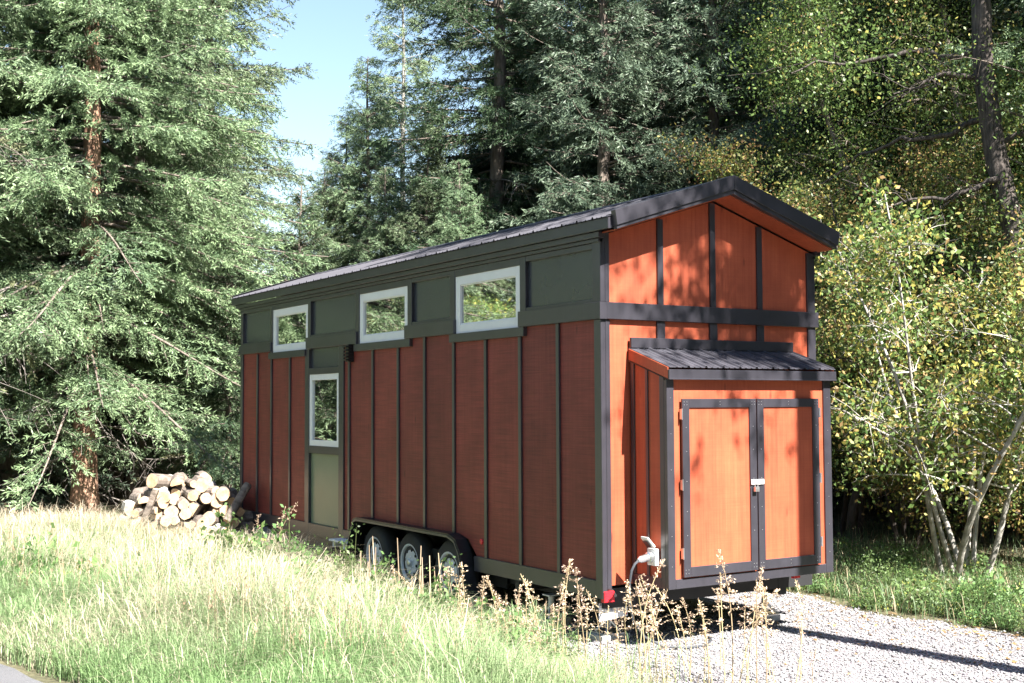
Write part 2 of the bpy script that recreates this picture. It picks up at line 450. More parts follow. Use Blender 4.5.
    dd = np_mesh('dead_twigs', dv, df, M['deadwood']) if dead else None
    print('spruce', seed, len(f))
    return dict(trunk=trunk, crown=crown, branches=br, dead_twigs=dd)

def place_tree(name, kit, loc, rz, scale, label, group=None, cat='tree'):
    o = empty(name, loc, rz); o.scale = scale if hasattr(scale, '__len__') else (scale,) * 3
    for k, me_ in kit.items():
        if me_: mobj(k, me_, o)
    return tag(o, label, cat, group)

def leaf_cloud(tips, n_per, spread, size, rng, cols, weights, flat=.5):
    n = len(tips) * n_per; idx = np.repeat(np.arange(len(tips)), n_per)
    p = tips[idx] + rng.normal(size=(n, 3)) * spread
    d = unit(rng.normal(size=(n, 3)) + np.array([0, 0, -.5]))
    roll = rng.normal(size=(n, 3)) * flat + np.array([0, -.2, 0])
    L = rng.uniform(.5, 1.25, n) * size; W = L * rng.uniform(.2, .36, n)
    v, f = kites(p, d, L, W, rng, unit(np.cross(d, np.array([0.3, -.6, .8]) + rng.normal(size=(n, 3)) * .7)))
    ci = rng.choice(len(cols), len(tips), p=weights)[idx]
    alt = rng.random(n) < .35; ci[alt] = rng.choice(len(cols), alt.sum(), p=weights)
    c = np.array(cols)[ci] * rng.uniform(.75, 1.25, (n, 1))
    return v, f, tint4(c)

def make_broadleaf(seed, H, spread_r, stems, stem_r, bark, n_leaf, leaf, cols, weights, crown_lo=.3, splay=.45, n_branch=16, lsp=.2):
    """many-stemmed shrub or small tree"""
    rng = np.random.default_rng(seed); segs = []; tips = []
    for k in range(stems):
        az = 2 * np.pi * (k + rng.uniform(-.3, .3)) / stems if stems > 1 else rng.uniform(0, 6.28)
        L = H * rng.uniform(.75, 1.0); t = np.linspace(0, 1, 12)
        out = np.array([np.cos(az), np.sin(az), 0]); sw = rng.normal(size=3) * .05
        pts = np.array([out * .08 * (stems > 1)]) + np.outer(t, out) * spread_r * splay * rng.uniform(.7, 1.3) * (stems > 1) \
            + np.outer(t, [0, 0, 1]) * L + np.outer(np.sin(t * 5 + k), sw) * L * .5
        rad = stem_r * (1 - .85 * t) * rng.uniform(.7, 1.1) + .006
        segs.append((pts, rad))
        for b in range(n_branch):
            q = rng.uniform(crown_lo, 1); st = np.array([np.interp(q, t, pts[:, i]) for i in range(3)])
            a2 = rng.uniform(0, 2 * np.pi); l = spread_r * rng.uniform(.35, .95) * (1.15 - .7 * q)
            dr = unit(np.array([np.cos(a2), np.sin(a2), rng.uniform(.1, .9)]))
            tt = np.linspace(0, 1, 7)[:, None]; bp = st + dr * l * tt + np.array([0, 0, -.18 * l]) * tt ** 2 + rng.normal(size=3) * .06 * l * np.sin(tt * 4)
            segs.append((bp, np.linspace(.35 * np.interp(q, t, rad) + .004, .004, 7)))
            for c in range(9):
                q2 = rng.uniform(.25, 1); s2 = np.array([np.interp(q2, tt[:, 0], bp[:, i]) for i in range(3)])
                d2 = unit(dr * .5 + rng.normal(size=3) * .7 + np.array([0, 0, .05])); l2 = rng.uniform(.15, .5) * (l ** .5)
                segs.append((np.stack([s2, s2 + d2 * l2 * .5, s2 + d2 * l2 + np.array([0, 0, -.1 * l2])]), np.array([.005, .0035, .002])))
                tips.append(s2 + d2 * l2); tips.append(s2 + d2 * l2 * .55)
    tips = np.array(tips); npt = max(2, int(n_leaf / len(tips)))
    v, f, c = leaf_cloud(tips, npt, lsp, leaf, rng, cols, weights)
    crown = np_mesh('crown', v, f, M['leaves'], c)
    bv, bf = tubes_np(segs[:1] + segs[1:], 6)
    return dict(trunk=np_mesh('trunk', bv, bf, M[bark], smooth=True), crown=crown)

# ------------------------------------------------------------ the house on wheels
WD, LN = 2.59, 8.83
house = tag(empty('tiny_house', (0, 0, 0)), 'red brown and charcoal tiny house on a three axle trailer parked on the gravel drive', 'tiny house')
def part(name, mat, mb, parent=None, bevel=.003, **kw): return mb.build(name, M[mat], parent or house, bevel=bevel, **kw)
RIDGE, RS = 3.66, .313                      # roof surface height at the ridge, slope
def zr(x): return RIDGE - RS * abs(x - WD / 2)

# wall sheets (siding stands 20 mm behind the trim face)
side_poly = [(0.09, .15), (2.12, .15), (2.28, .30), (2.45, .34), (4.74, .34), (4.9, .15), (5.24, .15), (5.24, 2.3),
             (6.43, 2.3), (6.43, .15), (8.74, .15), (8.74, 2.45), (.09, 2.45)]
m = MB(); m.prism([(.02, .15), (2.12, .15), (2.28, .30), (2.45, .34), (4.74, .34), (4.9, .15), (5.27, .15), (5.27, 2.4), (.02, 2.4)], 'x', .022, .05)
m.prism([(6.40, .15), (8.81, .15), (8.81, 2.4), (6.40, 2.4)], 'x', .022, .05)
part('side_wall', 'stain_shaded', m, bevel=0)['label'] = 'red brown plywood siding of the long shaded side'
m = MB(); m.prism([(.03, .105), (2.56, .105), (2.56, 3.10), (WD/2, 3.10 + RS * 1.265), (.03, 3.10)], 'y', .022, .05)
part('end_wall', 'stain', m, bevel=0)['label'] = 'sunlit orange plywood siding of the gable end'
m = MB(); m.prism([(.03, .105), (2.56, .105), (2.56, 3.10), (WD/2, 3.10 + RS * 1.265), (.03, 3.10)], 'y', LN - .05, LN - .022)
part('end_wall', 'stain', m, bevel=0)
m = MB(); m.box(WD - .05, WD - .022, .05, LN - .05, .1, 3.1); part('side_wall', 'stain_shaded', m, bevel=0)
m = MB(); m.box(.15, WD - .15, .1, LN - .1, .0, .10); part('floor_deck', 'dark_inside', m, bevel=0)

# smooth dark panels of the upper band
for a, b in ((.12, 1.18), (2.60, 3.47), (4.89, 6.26), (7.65, 8.75)):
    m = MB(); m.box(.036, .052, a - .02, b + .02, 2.45, 3.06); part('upper_panel', 'panel', m, bevel=0)
m = MB(); m.box(.036, .052, 5.3, 6.35, 2.08, 2.40); part('upper_panel', 'panel', m, bevel=0)
m = MB(); m.box(.0535, .07, .06, LN - .06, 2.36, 3.06); part('inner_backing', 'dark_inside', m, bevel=0)

# vertical boards, upper band
for a, b, z0, z1 in ((1.175, 1.275, 2.37, 3.04), (2.51, 2.61, 2.37, 3.04), (3.46, 3.56, 2.37, 3.04), (4.80, 4.90, 2.37, 3.04),
                     (6.25, 6.34, 2.37, 3.04), (7.575, 7.66, 2.37, 3.04)):
    m = MB(); m.box(0, .05, a, b, z0, z1); part('trim_board', 'trim', m)
for a, b, h in ((.12, 1.175, .05), (2.61, 3.46, .05), (4.9, 6.25, .05), (7.66, 8.74, .05), (1.275, 2.51, .075), (3.56, 4.80, .075), (6.34, 7.575, .075)):
    m = MB(); m.box(.002, .05, a, b, 3.04 - h, 3.04); part('trim_board', 'trim', m)
for a, b in ((.12, 1.175), (2.61, 3.46), (4.9, 6.25), (7.66, 8.74)):
    m = MB(); m.box(.004, .05, a, b, 2.50, 2.555); part('trim_board', 'trim', m)
# sill bands
for a, b, z0, z1 in ((.0, 1.28, 2.378, 2.524), (2.50, 3.60, 2.378, 2.524), (4.84, 6.36, 2.378, 2.524), (7.60, 8.85, 2.395, 2.524)):
    m = MB(); m.box(-.022, .05, a if a else -.022, b, z0, z1); part('sill_band', 'trim', m)
for a, b in ((1.185, 2.60), (3.475, 4.91), (6.40, 7.68)):
    m = MB(); m.box(-.020, .04, a, b, 2.29, 2.376); part('window_sill', 'trim', m)
# corner boards
for nm, bx in (('corner_board', (0, .05, 0, .10, 0, 2.376)), ('corner_board', (0, .05, 0, .12, 2.526, 3.09)), ('corner_board', (0, .05, 8.74, LN, 0.0, 2.393)), ('corner_board', (0, .05, 8.742, LN, 2.526, 3.09))):
    m = MB(); m.box(*bx); part(nm, 'trim', m)
for bx in ((.0515, .098, 0, .05, .08, 2.376), (.0515, .098, 0, .05, 2.526, 3.14), (2.488, WD, 0, .05, .08, 2.376), (2.488, WD, 0, .05, 2.526, 3.10)):
    m = MB(); m.box(*bx); part('corner_board', 'trim', m)
# battens, long side
for y in (.66, 1.29, 1.915, 2.55, 3.18, 3.80, 4.445, 5.09, 6.96, 7.625, 8.16):
    z0 = .345 if 2.3 < y < 4.8 else .15
    zt = 2.289 if (1.19 < y < 2.6 or 3.48 < y < 4.9 or 6.4 < y < 7.68) else 2.377
    m = MB(); m.box(0.0, .0215, y - .024, y + .024, z0, zt); part('batten', 'trim', m, bevel=.002)
for x in (.667, 1.283, 1.865):
    m = MB(); m.box(x - .032, x + .032, 0, .0215, 2.525, 3.10 + RS * (WD/2 - abs(x - WD/2)) - .02); part('batten', 'trim', m, bevel=.002)
    m = MB(); m.box(x - .045, x + .045, 0, .0215, 2.226, 2.377); part('batten', 'trim', m, bevel=.002)
m = MB(); m.box(.052, WD + .022, -.022, .0215, 2.378, 2.524); part('sill_band', 'trim', m)
m = MB(); m.box(-.0235, .0515, -.0235, -.022, 2.3775, 2.5245); m.box(.0, .0515, -.022, 0, 2.378, 2.524); part('sill_band', 'trim', m, bevel=0)
# skirt boards
m = MB(); m.box(.002, .03, .10, 2.14, 0, .149); part('skirt_board', 'trim', m)
m = MB(); m.box(.002, .03, 4.93, 8.74, 0, .149); part('skirt_board', 'trim', m)
m = MB(); m.box(.03, .05, 5.62, 7.32, -.27, -.004); part('skirt_board', 'trim', m)['label'] = 'lower green grey skirt board under the side door'

# windows
def window(y0, y1, z0, z1, fr=.09):
    f = MB()
    xo = .012
    f.box(xo, .05, y0, y0 + fr, z0, z1); f.box(xo, .05, y1 - fr, y1, z0, z1)
    f.box(xo, .05, y0 + fr, y1 - fr, z1 - fr, z1); f.box(xo, .05, y0 + fr, y1 - fr, z0, z0 + fr)
    # stepped inner lip
    g = fr - .018
    f.box(.024, .05, y0 + g, y1 - g, z0 + fr, z0 + fr + .012); f.box(.024, .05, y0 + g, y1 - g, z1 - fr - .012, z1 - fr)
    win = part('window', 'white_vinyl', f, bevel=.002)
    p = MB(); p.box(.034, .04, y0 + fr - .01, y1 - fr + .01, z0 + fr - .01, z1 - fr + .01)
    p.build('pane', M['glass'], win)
    return win
for a, b in ((1.275, 2.51), (3.56, 4.80), (6.34, 7.575)): window(a, b, 2.378, 2.965)
# side door: glazed above, paler green panel below
door = MB(); door.box(0, .052, 6.30, 6.43, .0, 2.376); door.box(0, .052, 5.24, 5.38, 0, 2.376)
door.box(.001, .052, 5.38, 6.30, 2.046, 2.125); door.box(.001, .052, 5.38, 6.30, 1.04, 1.134); door.box(.001, .052, 5.38, 6.30, 0, .145)
door = part('door', 'trim', door)
lp = MB(); lp.box(.038, .055, 5.36, 6.32, .12, 1.06); lp.build('lower_panel', M['sage'], door)['label'] = 'pale sage lower panel of the side door'
f = MB(); y0, y1, z0, z1, fr = 5.38, 6.30, 1.135, 2.045, .075
f.box(.012, .05, y0, y0 + fr, z0, z1); f.box(.012, .05, y1 - fr, y1, z0, z1); f.box(.012, .05, y0 + fr, y1 - fr, z1 - fr, z1); f.box(.012, .05, y0 + fr, y1 - fr, z0, z0 + fr)
f.build('window_frame', M['white_vinyl'], door, bevel=.002)
p = MB(); p.box(.034, .04, y0 + fr - .01, y1 - fr + .01, z0 + fr - .01, z1 - fr + .01); p.build('pane', M['glass'], door)
# folded metal step edge beside the door
m = MB(); m.box(-.16, .02, 4.86, 5.30, .02, .045); m.box(-.14, .0, 4.9, 4.93, -.05, .02); m.box(-.14, .0, 5.2, 5.23, -.05, .02)
part('door_step', 'white_plastic', m)
# porch lamp with fins
m = MB(); m.box(-.05, .0215, 4.985, 5.065, 2.17, 2.375)
for k in range(5): m.box(-.09, .0, 4.97, 5.08, 2.185 + k * .04, 2.20 + k * .04)
part('porch_lamp', 'black_metal', m, bevel=.001)
m = MB(); m.lathe([(-.012, .02), (-.006, .028), (.0, .03)], 16, 'x', (.02, 2.02, .30)); part('marker_light', 'red_lens', m, bevel=0)

# roof: two corrugated sheets
def roof_sheet(x0, x1, y0, y1, zf, name, parent=house, rib=.229, dirn='y', thick=.004, hgt_=.017):
    """ribs run down the slope (along x); profile repeats along y"""
    prof = []; y = y0
    while y < y1 - 1e-6:
        for dy, h in ((0, 0), (.07, 0), (.075, .35), (.085, .35), (.09, 0), (.135, 0), (.14, .35), (.15, .35), (.155, 0), (.192, 0), (.200, 1), (.217, 1), (.225, 0)):
            if y + dy <= y1: prof.append((y + dy, h * hgt_))
        y += rib
    prof.append((y1, 0)); n = len(prof)
    if dirn == 'y':
        vs = [(x, py, zf(x) + h) for x in (x0, x1) for py, h in prof] + [(x, py, zf(x) + h - thick) for x in (x0, x1) for py, h in prof]
    else:
        vs = [(py, x, zf(x) + h) for x in (x0, x1) for py, h in prof] + [(py, x, zf(x) + h - thick) for x in (x0, x1) for py, h in prof]
    fs = []
    for i in range(n - 1):
        fs += [(i, i+1, n+i+1, n+i), (2*n+i, 3*n+i, 3*n+i+1, 2*n+i+1), (i, 2*n+i, 2*n+i+1, i+1), (n+i, n+i+1, 3*n+i+1, 3*n+i)]
    fs += [(0, n, 3*n, 2*n), (n-1, 3*n-1, 4*n-1, 2*n-1)]
    m = MB(); m.add(vs, fs); return m.build(name, M['roof'], parent)
rf = roof_sheet(-.095, WD/2, -.23, 9.06, zr, 'roof')
rf2 = roof_sheet(WD/2 + .001, WD + .095, -.23, 9.06, zr, 'roof')
m = MB(); e = .13
m.prism([(WD/2 - e, zr(WD/2 - e) + .02), (WD/2, RIDGE + .028), (WD/2 + e, zr(WD/2 + e) + .02), (WD/2 + e, zr(WD/2 + e) + .017), (WD/2, RIDGE + .024), (WD/2 - e, zr(WD/2 - e) + .017)], 'y', -.21, 9.05)
m.build('ridge_cap', M['roof'], rf)
# roof deck body
m = MB(); o_ = .05
m.prism([(-.05, zr(-.05) - .012), (WD/2, RIDGE - .012), (WD + .05, zr(WD + .05) - .012), (WD + .05, zr(WD + .05) - .11), (WD/2, RIDGE - .13), (-.05, zr(-.05) - .11)], 'y', -.22, 9.02)
part('roof_deck', 'trim', m, bevel=0)
# rake boards (front and back): broad cap, then a narrower strip below
for y0, y1, yb0, yb1 in ((-.285, -.222, -.27, -.222), (9.022, 9.075, 9.022, 9.06)):
    for sgn in (-1, 1):
        X = lambda d: WD/2 + sgn * d
        T = lambda d, dz: RIDGE + .034 - RS * d + dz
        g = .0015
        m = MB(); m.prism([(X(g), T(g, 0)), (X(1.345), T(1.345, 0)), (X(1.322), T(1.345, -.125)), (X(g), T(g, -.125))], 'y', y0, y1)
        m.prism([(X(g), T(g, 0.004)), (X(1.34), T(1.34, 0.004)), (X(1.34), T(1.34, .0005)), (X(g), T(g, .0005))], 'y', y0 if y0 < 0 else y0 - .07, -.155 if y0 < 0 else y1)
        m.prism([(X(g), T(g, -.127)), (X(1.318), T(1.318, -.127)), (X(1.315), T(1.315, -.165)), (X(g), T(g, -.165))], 'y', yb0, yb1)
        part('rake_board', 'trim', m, bevel=.002)
for sgn in (-1, 1):
    X = lambda d: WD/2 + sgn * d
    T = lambda d, dz: RIDGE - .132 - RS * d + dz
    m = MB(); m.prism([(X(.002), T(.002, 0)), (X(1.30), T(1.30, 0)), (X(1.30), T(1.30, -.012)), (X(.002), T(.002, -.012))], 'y', -.221, .021)
    part('soffit', 'stain', m, bevel=0)['label'] = 'orange plywood underside of the gable overhang'
# eave fascia with stepped frieze
for sgn in (-1, 1):
    xx = lambda a: a if sgn < 0 else WD - a
    def bx(m, a, b, *r):
        a, b = sorted((xx(a), xx(b))); m.box(a, b, *r)
    m = MB(); bx(m, -.078, -.051, -.221, 9.021, 3.125, zr(-.05) - .016); part('fascia', 'trim', m)
    m = MB(); bx(m, -.045, .02, -.04, 8.92, 3.075, 3.123); part('fascia', 'trim', m)
    m = MB(); bx(m, -.018, .03, -.0, 8.85, 3.042, 3.073); part('fascia', 'trim', m)

# fender, wheels, chassis
m = MB()
outer = [(4.97, -.24), (4.86, .10), (4.75, .315), (4.66, .345), (2.48, .345), (2.33, .30), (2.24, .18), (2.08, -.24)]
inner = [(2.11, -.24), (2.265, .165), (2.35, .275), (2.485, .318), (4.65, .318), (4.73, .29), (4.835, .09), (4.945, -.24)]
n_ = len(outer)
for a, b in zip(range(n_ - 1), range(1, n_)):
    o1, o2 = outer[a], outer[b]; i1, i2 = inner[n_-1-a], inner[n_-1-b]
    m.prism([o1, o2, i2, i1], 'x', -.105, .035)
fd = part('fender', 'black_metal', m, bevel=0)
m = MB()
for a, b in zip(range(n_ - 1), range(1, n_)):
    o1, o2 = outer[a], outer[b]; i1, i2 = inner[n_-1-a], inner[n_-1-b]
    sh = lambda p, q: (p[0] * .35 + q[0] * .65, p[1] * .35 + q[1] * .65)
    m.prism([sh(o1, i1), sh(o2, i2), (i2[0], i2[1] - .012), (i1[0], i1[1] - .012)], 'x', -.113, -.106)
m.build('fender_lip', M['trim'], fd)
m = MB(); m.box(.36, .38, 2.1, 4.95, -.2, .33); m.box(.0515, .38, 2.1, 4.95, .35, .37); m.box(.0515, .38, 2.06, 2.1, 0.0, .33); m.box(.0515, .38, 4.96, 5.0, 0.0, .33)
part('wheel_well', 'dark_inside', m, bevel=0)
def wheel(y, z, x, sg):
    """sg=-1: outer side faces -x"""
    r = .335; m = MB()
    prof = [(0, .20), (-.012 * -sg * -1, .205)]
    pr = [(.20, .195), (.205, .25), (.19, .30), (.165, .325), (.12, r), (.08, r), (.035, .325), (.008, .30), (-.006, .26), (.0, .20), (.02, .19)]
    m.lathe([(x + sg * -a, b) for a, b in pr], 48, 'x', (0, y, z))
    # tread grooves as shallow ribs
    wt = part('wheel', 'rubber', m, bevel=0, smooth=True)
    # steel rim: dish with round holes modelled as dark recesses and a hub
    q = MB()
    q.lathe([(x + sg * -a, b) for a, b in [(.16, .19), (.006, .209), (-.004, .207), (.0, .190), (.022, .180), (.028, .16), (.016, .13), (.008, .10), (.018, .07), (.014, .045), (.014, .0005)]], 40, 'x', (0, y, z))
    q.build('rim', M['rim'], wt, smooth=True)
    h = MB(); h.lathe([(x + sg * -.035, .042), (x + sg * .012, .038), (x + sg * .02, .028), (x + sg * .022, .001)], 20, 'x', (0, y, z))
    h.build('hub_cap', M['chrome'], wt, smooth=True)
    for k in range(8):
        t = 2 * math.pi * (k + .2) / 8; cy, cz = y + .13 * math.cos(t), z + .138 * math.sin(t)
        d = MB(); d.lathe([(x + sg * -.035, .017), (x + sg * -.0125, .0165), (x + sg * -.0115, .001)], 12, 'x', (0, cy, cz)); d.build('rim_hole', M['dark_inside'], wt)
    for k in range(6):
        t = 2 * math.pi * (k + .5) / 6; cy, cz = y + .066 * math.cos(t), z + .066 * math.sin(t)
        d = MB(); d.lathe([(x + sg * -.03, .011), (x + sg * -.008, .011), (x + sg * -.004, .006)], 6, 'x', (0, cy, cz)); d.build('lug_nut', M['chrome'], wt)
for y in (2.70, 3.57, 4.44):
    wheel(y, -.075, .03, -1)
    wheel(y, -.075, WD - .03, 1)
m = MB()
for x in (.40, WD - .50): m.box(x, x + .1, .05, LN - .1, -.15, -.002)
for y in (.15, 1.4, 5.1, 6.4, 7.6, 8.6): m.box(.06, WD - .06, y, y + .07, -.11, -.003)
for y in (2.70, 3.57, 4.44): m.tube([(.12, y, -.1), (WD - .12, y, -.1)], .035, 10)
m.box(.05, WD - .05, .052, .12, -.09, .075)
part('chassis', 'steel_dark', m, bevel=0)
m = MB(); m.box(.10, .30, .10, .16, -.20, -.05); part('plate_bracket', 'steel_dark', m)
tl = MB(); tl.box(.006, .115, -.015, .04, -.03, .065); tl = part('tail_light', 'red_lens', tl, bevel=.006)
m = MB(); m.box(.12, .22, .055, .10, -.03, -.005); part('tail_light', 'chrome', m)
m = MB(); m.box(1.84, 1.92, -.40, -.36, .075, .108); part('marker_light', 'red_lens', m)
# number plate under the corner: pale plate, printed grey band, small red sticker
pl = MB(); pl.prism([(.02, -.045), (.325, -.075), (.325, -.18), (.02, -.20)], 'y', .085, .089); pl = part('licence_plate', 'plate_white', pl, bevel=0)
g = MB(); g.prism([(.03, -.05), (.32, -.079), (.32, -.095), (.03, -.068)], 'y', .0825, .0845)
g.prism([(.095, -.08), (.125, -.082), (.122, -.118), (.097, -.116)], 'y', .0825, .0845); g.prism([(.14, -.082), (.165, -.084), (.165, -.12), (.14, -.118)], 'y', .0825, .0845)
g.prism([(.24, -.088), (.262, -.09), (.262, -.135), (.24, -.133)], 'y', .0825, .0845); g.prism([(.275, -.09), (.30, -.092), (.30, -.14), (.275, -.138)], 'y', .0825, .0845)
g.build('plate_print', M['plate_grey'], pl)
g = MB(); g.lathe([(0, .011), (.002, .011)], 12, 'y', (.306, .0815, -.155)); g.build('plate_sticker', M['red_lens'], pl)

# ---- the lean-to closet on the gable end
cx0, cx1, cy = .312, 2.25, -.49
closet = empty('storage_closet', (0, 0, 0)); closet.parent = house
def cp(name, mat, mb, bevel=.003): return mb.build(name, M[mat], closet, bevel=bevel)
zc = lambda y: 2.135 + .33 * y
m = MB(); m.box(cx0 + .02, cx1 - .02, cy + .018, cy + .04, .12, 1.86); cp('front_wall', 'stain', m, 0)
for x in (cx0 + .014, cx1 - .034):
    m = MB(); m.prism([(cy + .041, .12), (-.001, .12), (-.001, zc(0) - .05), (cy + .041, zc(cy) - .05)], 'x', x, x + .02); cp('side_wall', 'stain', m, 0)
m = MB(); m.box(cx0 + .04, cx1 - .04, cy + .045, -.001, .114, .135); cp('closet_floor', 'dark_inside', m, 0)
for bx_ in ((cx0, cx0 + .078, cy, cy + .0405, .113, 1.852), (cx1 - .09, cx1, cy, cy + .0405, .113, 1.852)):
    m = MB(); m.box(*bx_); cp('corner_board', 'trim', m)
for x0_ in (cx0 - .0, cx1 - .02):
    m = MB(); m.box(x0_, x0_ + .0135, cy + .041, cy + .10, .113, 1.9); cp('corner_board', 'trim', m)
    m = MB(); m.box(x0_, x0_ + .0135, -.235, -.20, .20, 2.0); m.box(x0_, x0_ + .0135, -.05, -.002, .20, 2.06); cp('batten', 'trim', m)
    m = MB(); m.box(x0_ + .001, x0_ + .0135, cy + .101, -.002, .113, .199); cp('bottom_board', 'trim', m)
m = MB(); m.box(cx0 + .079, cx1 - .091, cy + .001, cy + .0175, .113, .192); cp('bottom_board', 'trim', m)
# roof of the closet
rs = roof_sheet(-.545, -.001, cx0 - .012, cx1 + .012, lambda y: 2.135 + .33 * y, 'closet_roof', closet, rib=.194, dirn='x', hgt_=.016)
for x0_ in (cx0 - .014, cx1 - .004):
    m = MB(); m.prism([(-.53, zc(-.53) - .006), (-.002, zc(0) - .006), (-.002, zc(0) - .105), (-.53, zc(-.53) - .105)], 'x', x0_ - .004, x0_ + .0125)
    cp('rake_board', 'stain', m)
    m = MB(); m.prism([(-.53, zc(-.53) - .1065), (-.002, zc(0) - .1065), (-.002, zc(0) - .114), (-.53, zc(-.53) - .114)], 'x', x0_ - .008, x0_ + .0135); cp('drip_edge', 'black_metal', m, 0)
m = MB(); m.box(cx0 - .018, cx1 + .018, -.548, -.531, 1.853, 1.935); m.box(cx0 - .02, cx1 + .02, -.552, -.5485, 1.85, 1.862); cp('fascia', 'trim', m)
m = MB(); m.box(cx0 - .005, cx1 + .005, -.03, -.0225, 2.135, 2.225); m.box(cx0 - .005, cx1 + .005, -.022, -.0005, 2.129, 2.2245); cp('ledger_flashing', 'trim', m)
# two doors
def cdoor(x0, x1, hinge_x):
    y = cy - .02; z0, z1, s = .205, 1.69, .078
    f = MB(); f.box(x0, x0 + s, y, y + .019, z0, z1); f.box(x1 - s, x1, y, y + .019, z0, z1)
    f.box(x0 + s, x1 - s, y + .0005, y + .019, z1 - .075, z1); f.box(x0 + s, x1 - s, y + .0005, y + .019, z0, z0 + .082)
    # screw heads
    d = f.build('closet_door', M['trim'], closet, bevel=.002)
    return d
dL = cdoor(.463, 1.302, .463); dR = cdoor(1.315, 2.075, 2.075)
for (a, b) in ((.463, 1.302), (1.315, 2.075)):
    p = MB(); p.box(a + .06, b - .06, cy - .006, cy + .016, .24, 1.65); cp('door_panel', 'stain', p, 0)
sm = MB()
for (a, b) in ((.463, 1.302), (1.315, 2.075)):
    for z in (.235, .265, 1.64, 1.665):
        for x in (a + .02, a + .05, (a+b)/2, b - .05, b - .02): sm.lathe([(0, .004), (-.0015, .0033)], 8, 'y', (x, cy - .0205, z))
    for z in (.55, .75, 1.0, 1.25, 1.45):
        for x in (a + .04, b - .04): sm.lathe([(0, .004), (-.0015, .0033)], 8, 'y', (x, cy - .0205, z))
for z in (.3, .55, .8, 1.1, 1.4, 1.7):
    for x in (cx0 + .04, cx1 - .045): sm.lathe([(0, .0035), (-.0012, .003)], 8, 'y', (x, cy - .0005, z))
cp('screw_heads', 'chrome', sm, 0)
for z in (.36, .93, 1.52):
    m = MB(); m.box(.449, .4625, cy - .024, cy - .001, z, z + .085); m.tube([(.4545, cy - .026, z - .004), (.4545, cy - .026, z + .089)], .0055, 8); cp('hinge', 'chrome', m, 0)
    m = MB(); m.box(2.0755, 2.089, cy - .024, cy - .001, z, z + .085); m.tube([(2.0835, cy - .026, z - .004), (2.0835, cy - .026, z + .089)], .0055, 8); cp('hinge', 'chrome', m, 0)
m = MB(); m.box(1.225, 1.372, cy - .034, cy - .021, .945, .988); cp('hasp', 'white_plastic', m, .002)
m = MB(); m.tube([(1.252, cy - .045, .925), (1.252, cy - .045, .952), (1.262, cy - .045, .962), (1.275, cy - .045, .962), (1.285, cy - .045, .952), (1.285, cy - .045, .925)], .0045, 8)
m.box(1.245, 1.292, cy - .058, cy - .032, .885, .926); m.box(1.25, 1.287, cy - .0605, cy - .0585, .9, .914)
pk = m.build('padlock', M['chrome'], None, bevel=.002); tag(pk, 'small steel padlock hanging from the hasp of the closet doors', 'padlock')
# power inlet with its lid open
m = MB(); m.box(cx0 - .045, cx0 - .0005, -.375, -.265, .30, .44); m = cp('power_inlet', 'white_plastic', m, .004)
l = MB(); l.prism([(cx0 - .045, .445), (cx0 - .125, .535), (cx0 - .115, .548), (cx0 - .03, .46)], 'y', -.37, -.27); l.build('inlet_lid', M['white_plastic'], m, bevel=.008)
g = MB(); g.prism([(cx0 - .062, .452), (cx0 - .112, .507), (cx0 - .115, .504), (cx0 - .064, .448)], 'y', -.35, -.29); g.build('lid_gasket', M['black_metal'], m)
cord = tag(empty('power_cord', (cx0 - .05, -.32, .37)), 'grey power cord plugged into the closet side and trailing down to the gravel', 'power cord')
m = MB(); m.tube([(0.0, 0, 0), (-.03, 0, 0), (-.035, 0, -.002), (-.11, 0, -.012), (-.135, 0, -.02)], [.045, .045, .034, .028, .014], 20); m.build('plug', M['chrome'], cord, smooth=True)
pp = [(-.13, 0, -.02), (-.17, .0, -.045), (-.2, .005, -.10), (-.21, .02, -.2), (-.2, .04, -.35), (-.15, .05, -.52), (-.05, .03, -.66), (.1, -.02, -.745), (.28, -.1, -.765), (.5, -.12, -.765), (.7, .05, -.765), (.85, .3, -.765), (.9, .7, -.765)]
m = MB(); m.tube(pp, .011, 8); m.build('cable', M['cord'], cord, smooth=True)

# jack stands that level the trailer
def jack(x, y, label, block=True, h=.24):
    z = float(hgt(x, y)) + .012
    o = tag(empty('jack_stand', (x, y, z)), label, 'jack stand')
    m = MB(); m.tube([(0, 0, .10), (0, 0, h + .04)], .028, 12); m.box(-.06, .06, -.06, .06, h + .04, h + .052); m.build('post', M['white_plastic'], o, smooth=True)
    m = MB()
    for a in range(4):
        t = a * math.pi / 2 + .785
        m.tube([(.11 * math.cos(t), .11 * math.sin(t), .06), (.02 * math.cos(t), .02 * math.sin(t), .16)], .012, 6)
    m.box(-.11, .11, -.11, .11, .05, .062)
    m.build('foot', M['chrome'], o)
    if block: m = MB(); m.box(-.15, .15, -.12, .12, 0, .049); m.build('pad', M['concrete'], o, bevel=.004)
jack(.30, .33, 'white jack stand on a pale pad beneath the number plate corner', h=.22)
jack(.30, 1.22, 'white jack stand beneath the long side between the plate corner and the wheels', h=.22)
jack(2.10, .25, 'white jack stand beneath the far corner under the storage closet', h=.22)
jack(.30, 7.5, 'white jack stand beneath the far end of the trailer near the log pile', h=.22)
# wheel chock in front of the first wheel
ch = MB(); ch.prism([(2.20, 0), (2.42, 0), (2.40, .05), (2.24, .13), (2.20, .12)], 'x', .05, .2)
ch = ch.build('wheel_chock', M['pale_wood'], None, bevel=.004); ch.location = (-.02, -.0, float(hgt(0, 2.3)) + .012)
tag(ch, 'pale wooden chock wedged against the wheel nearest the gable end', 'wheel chock')
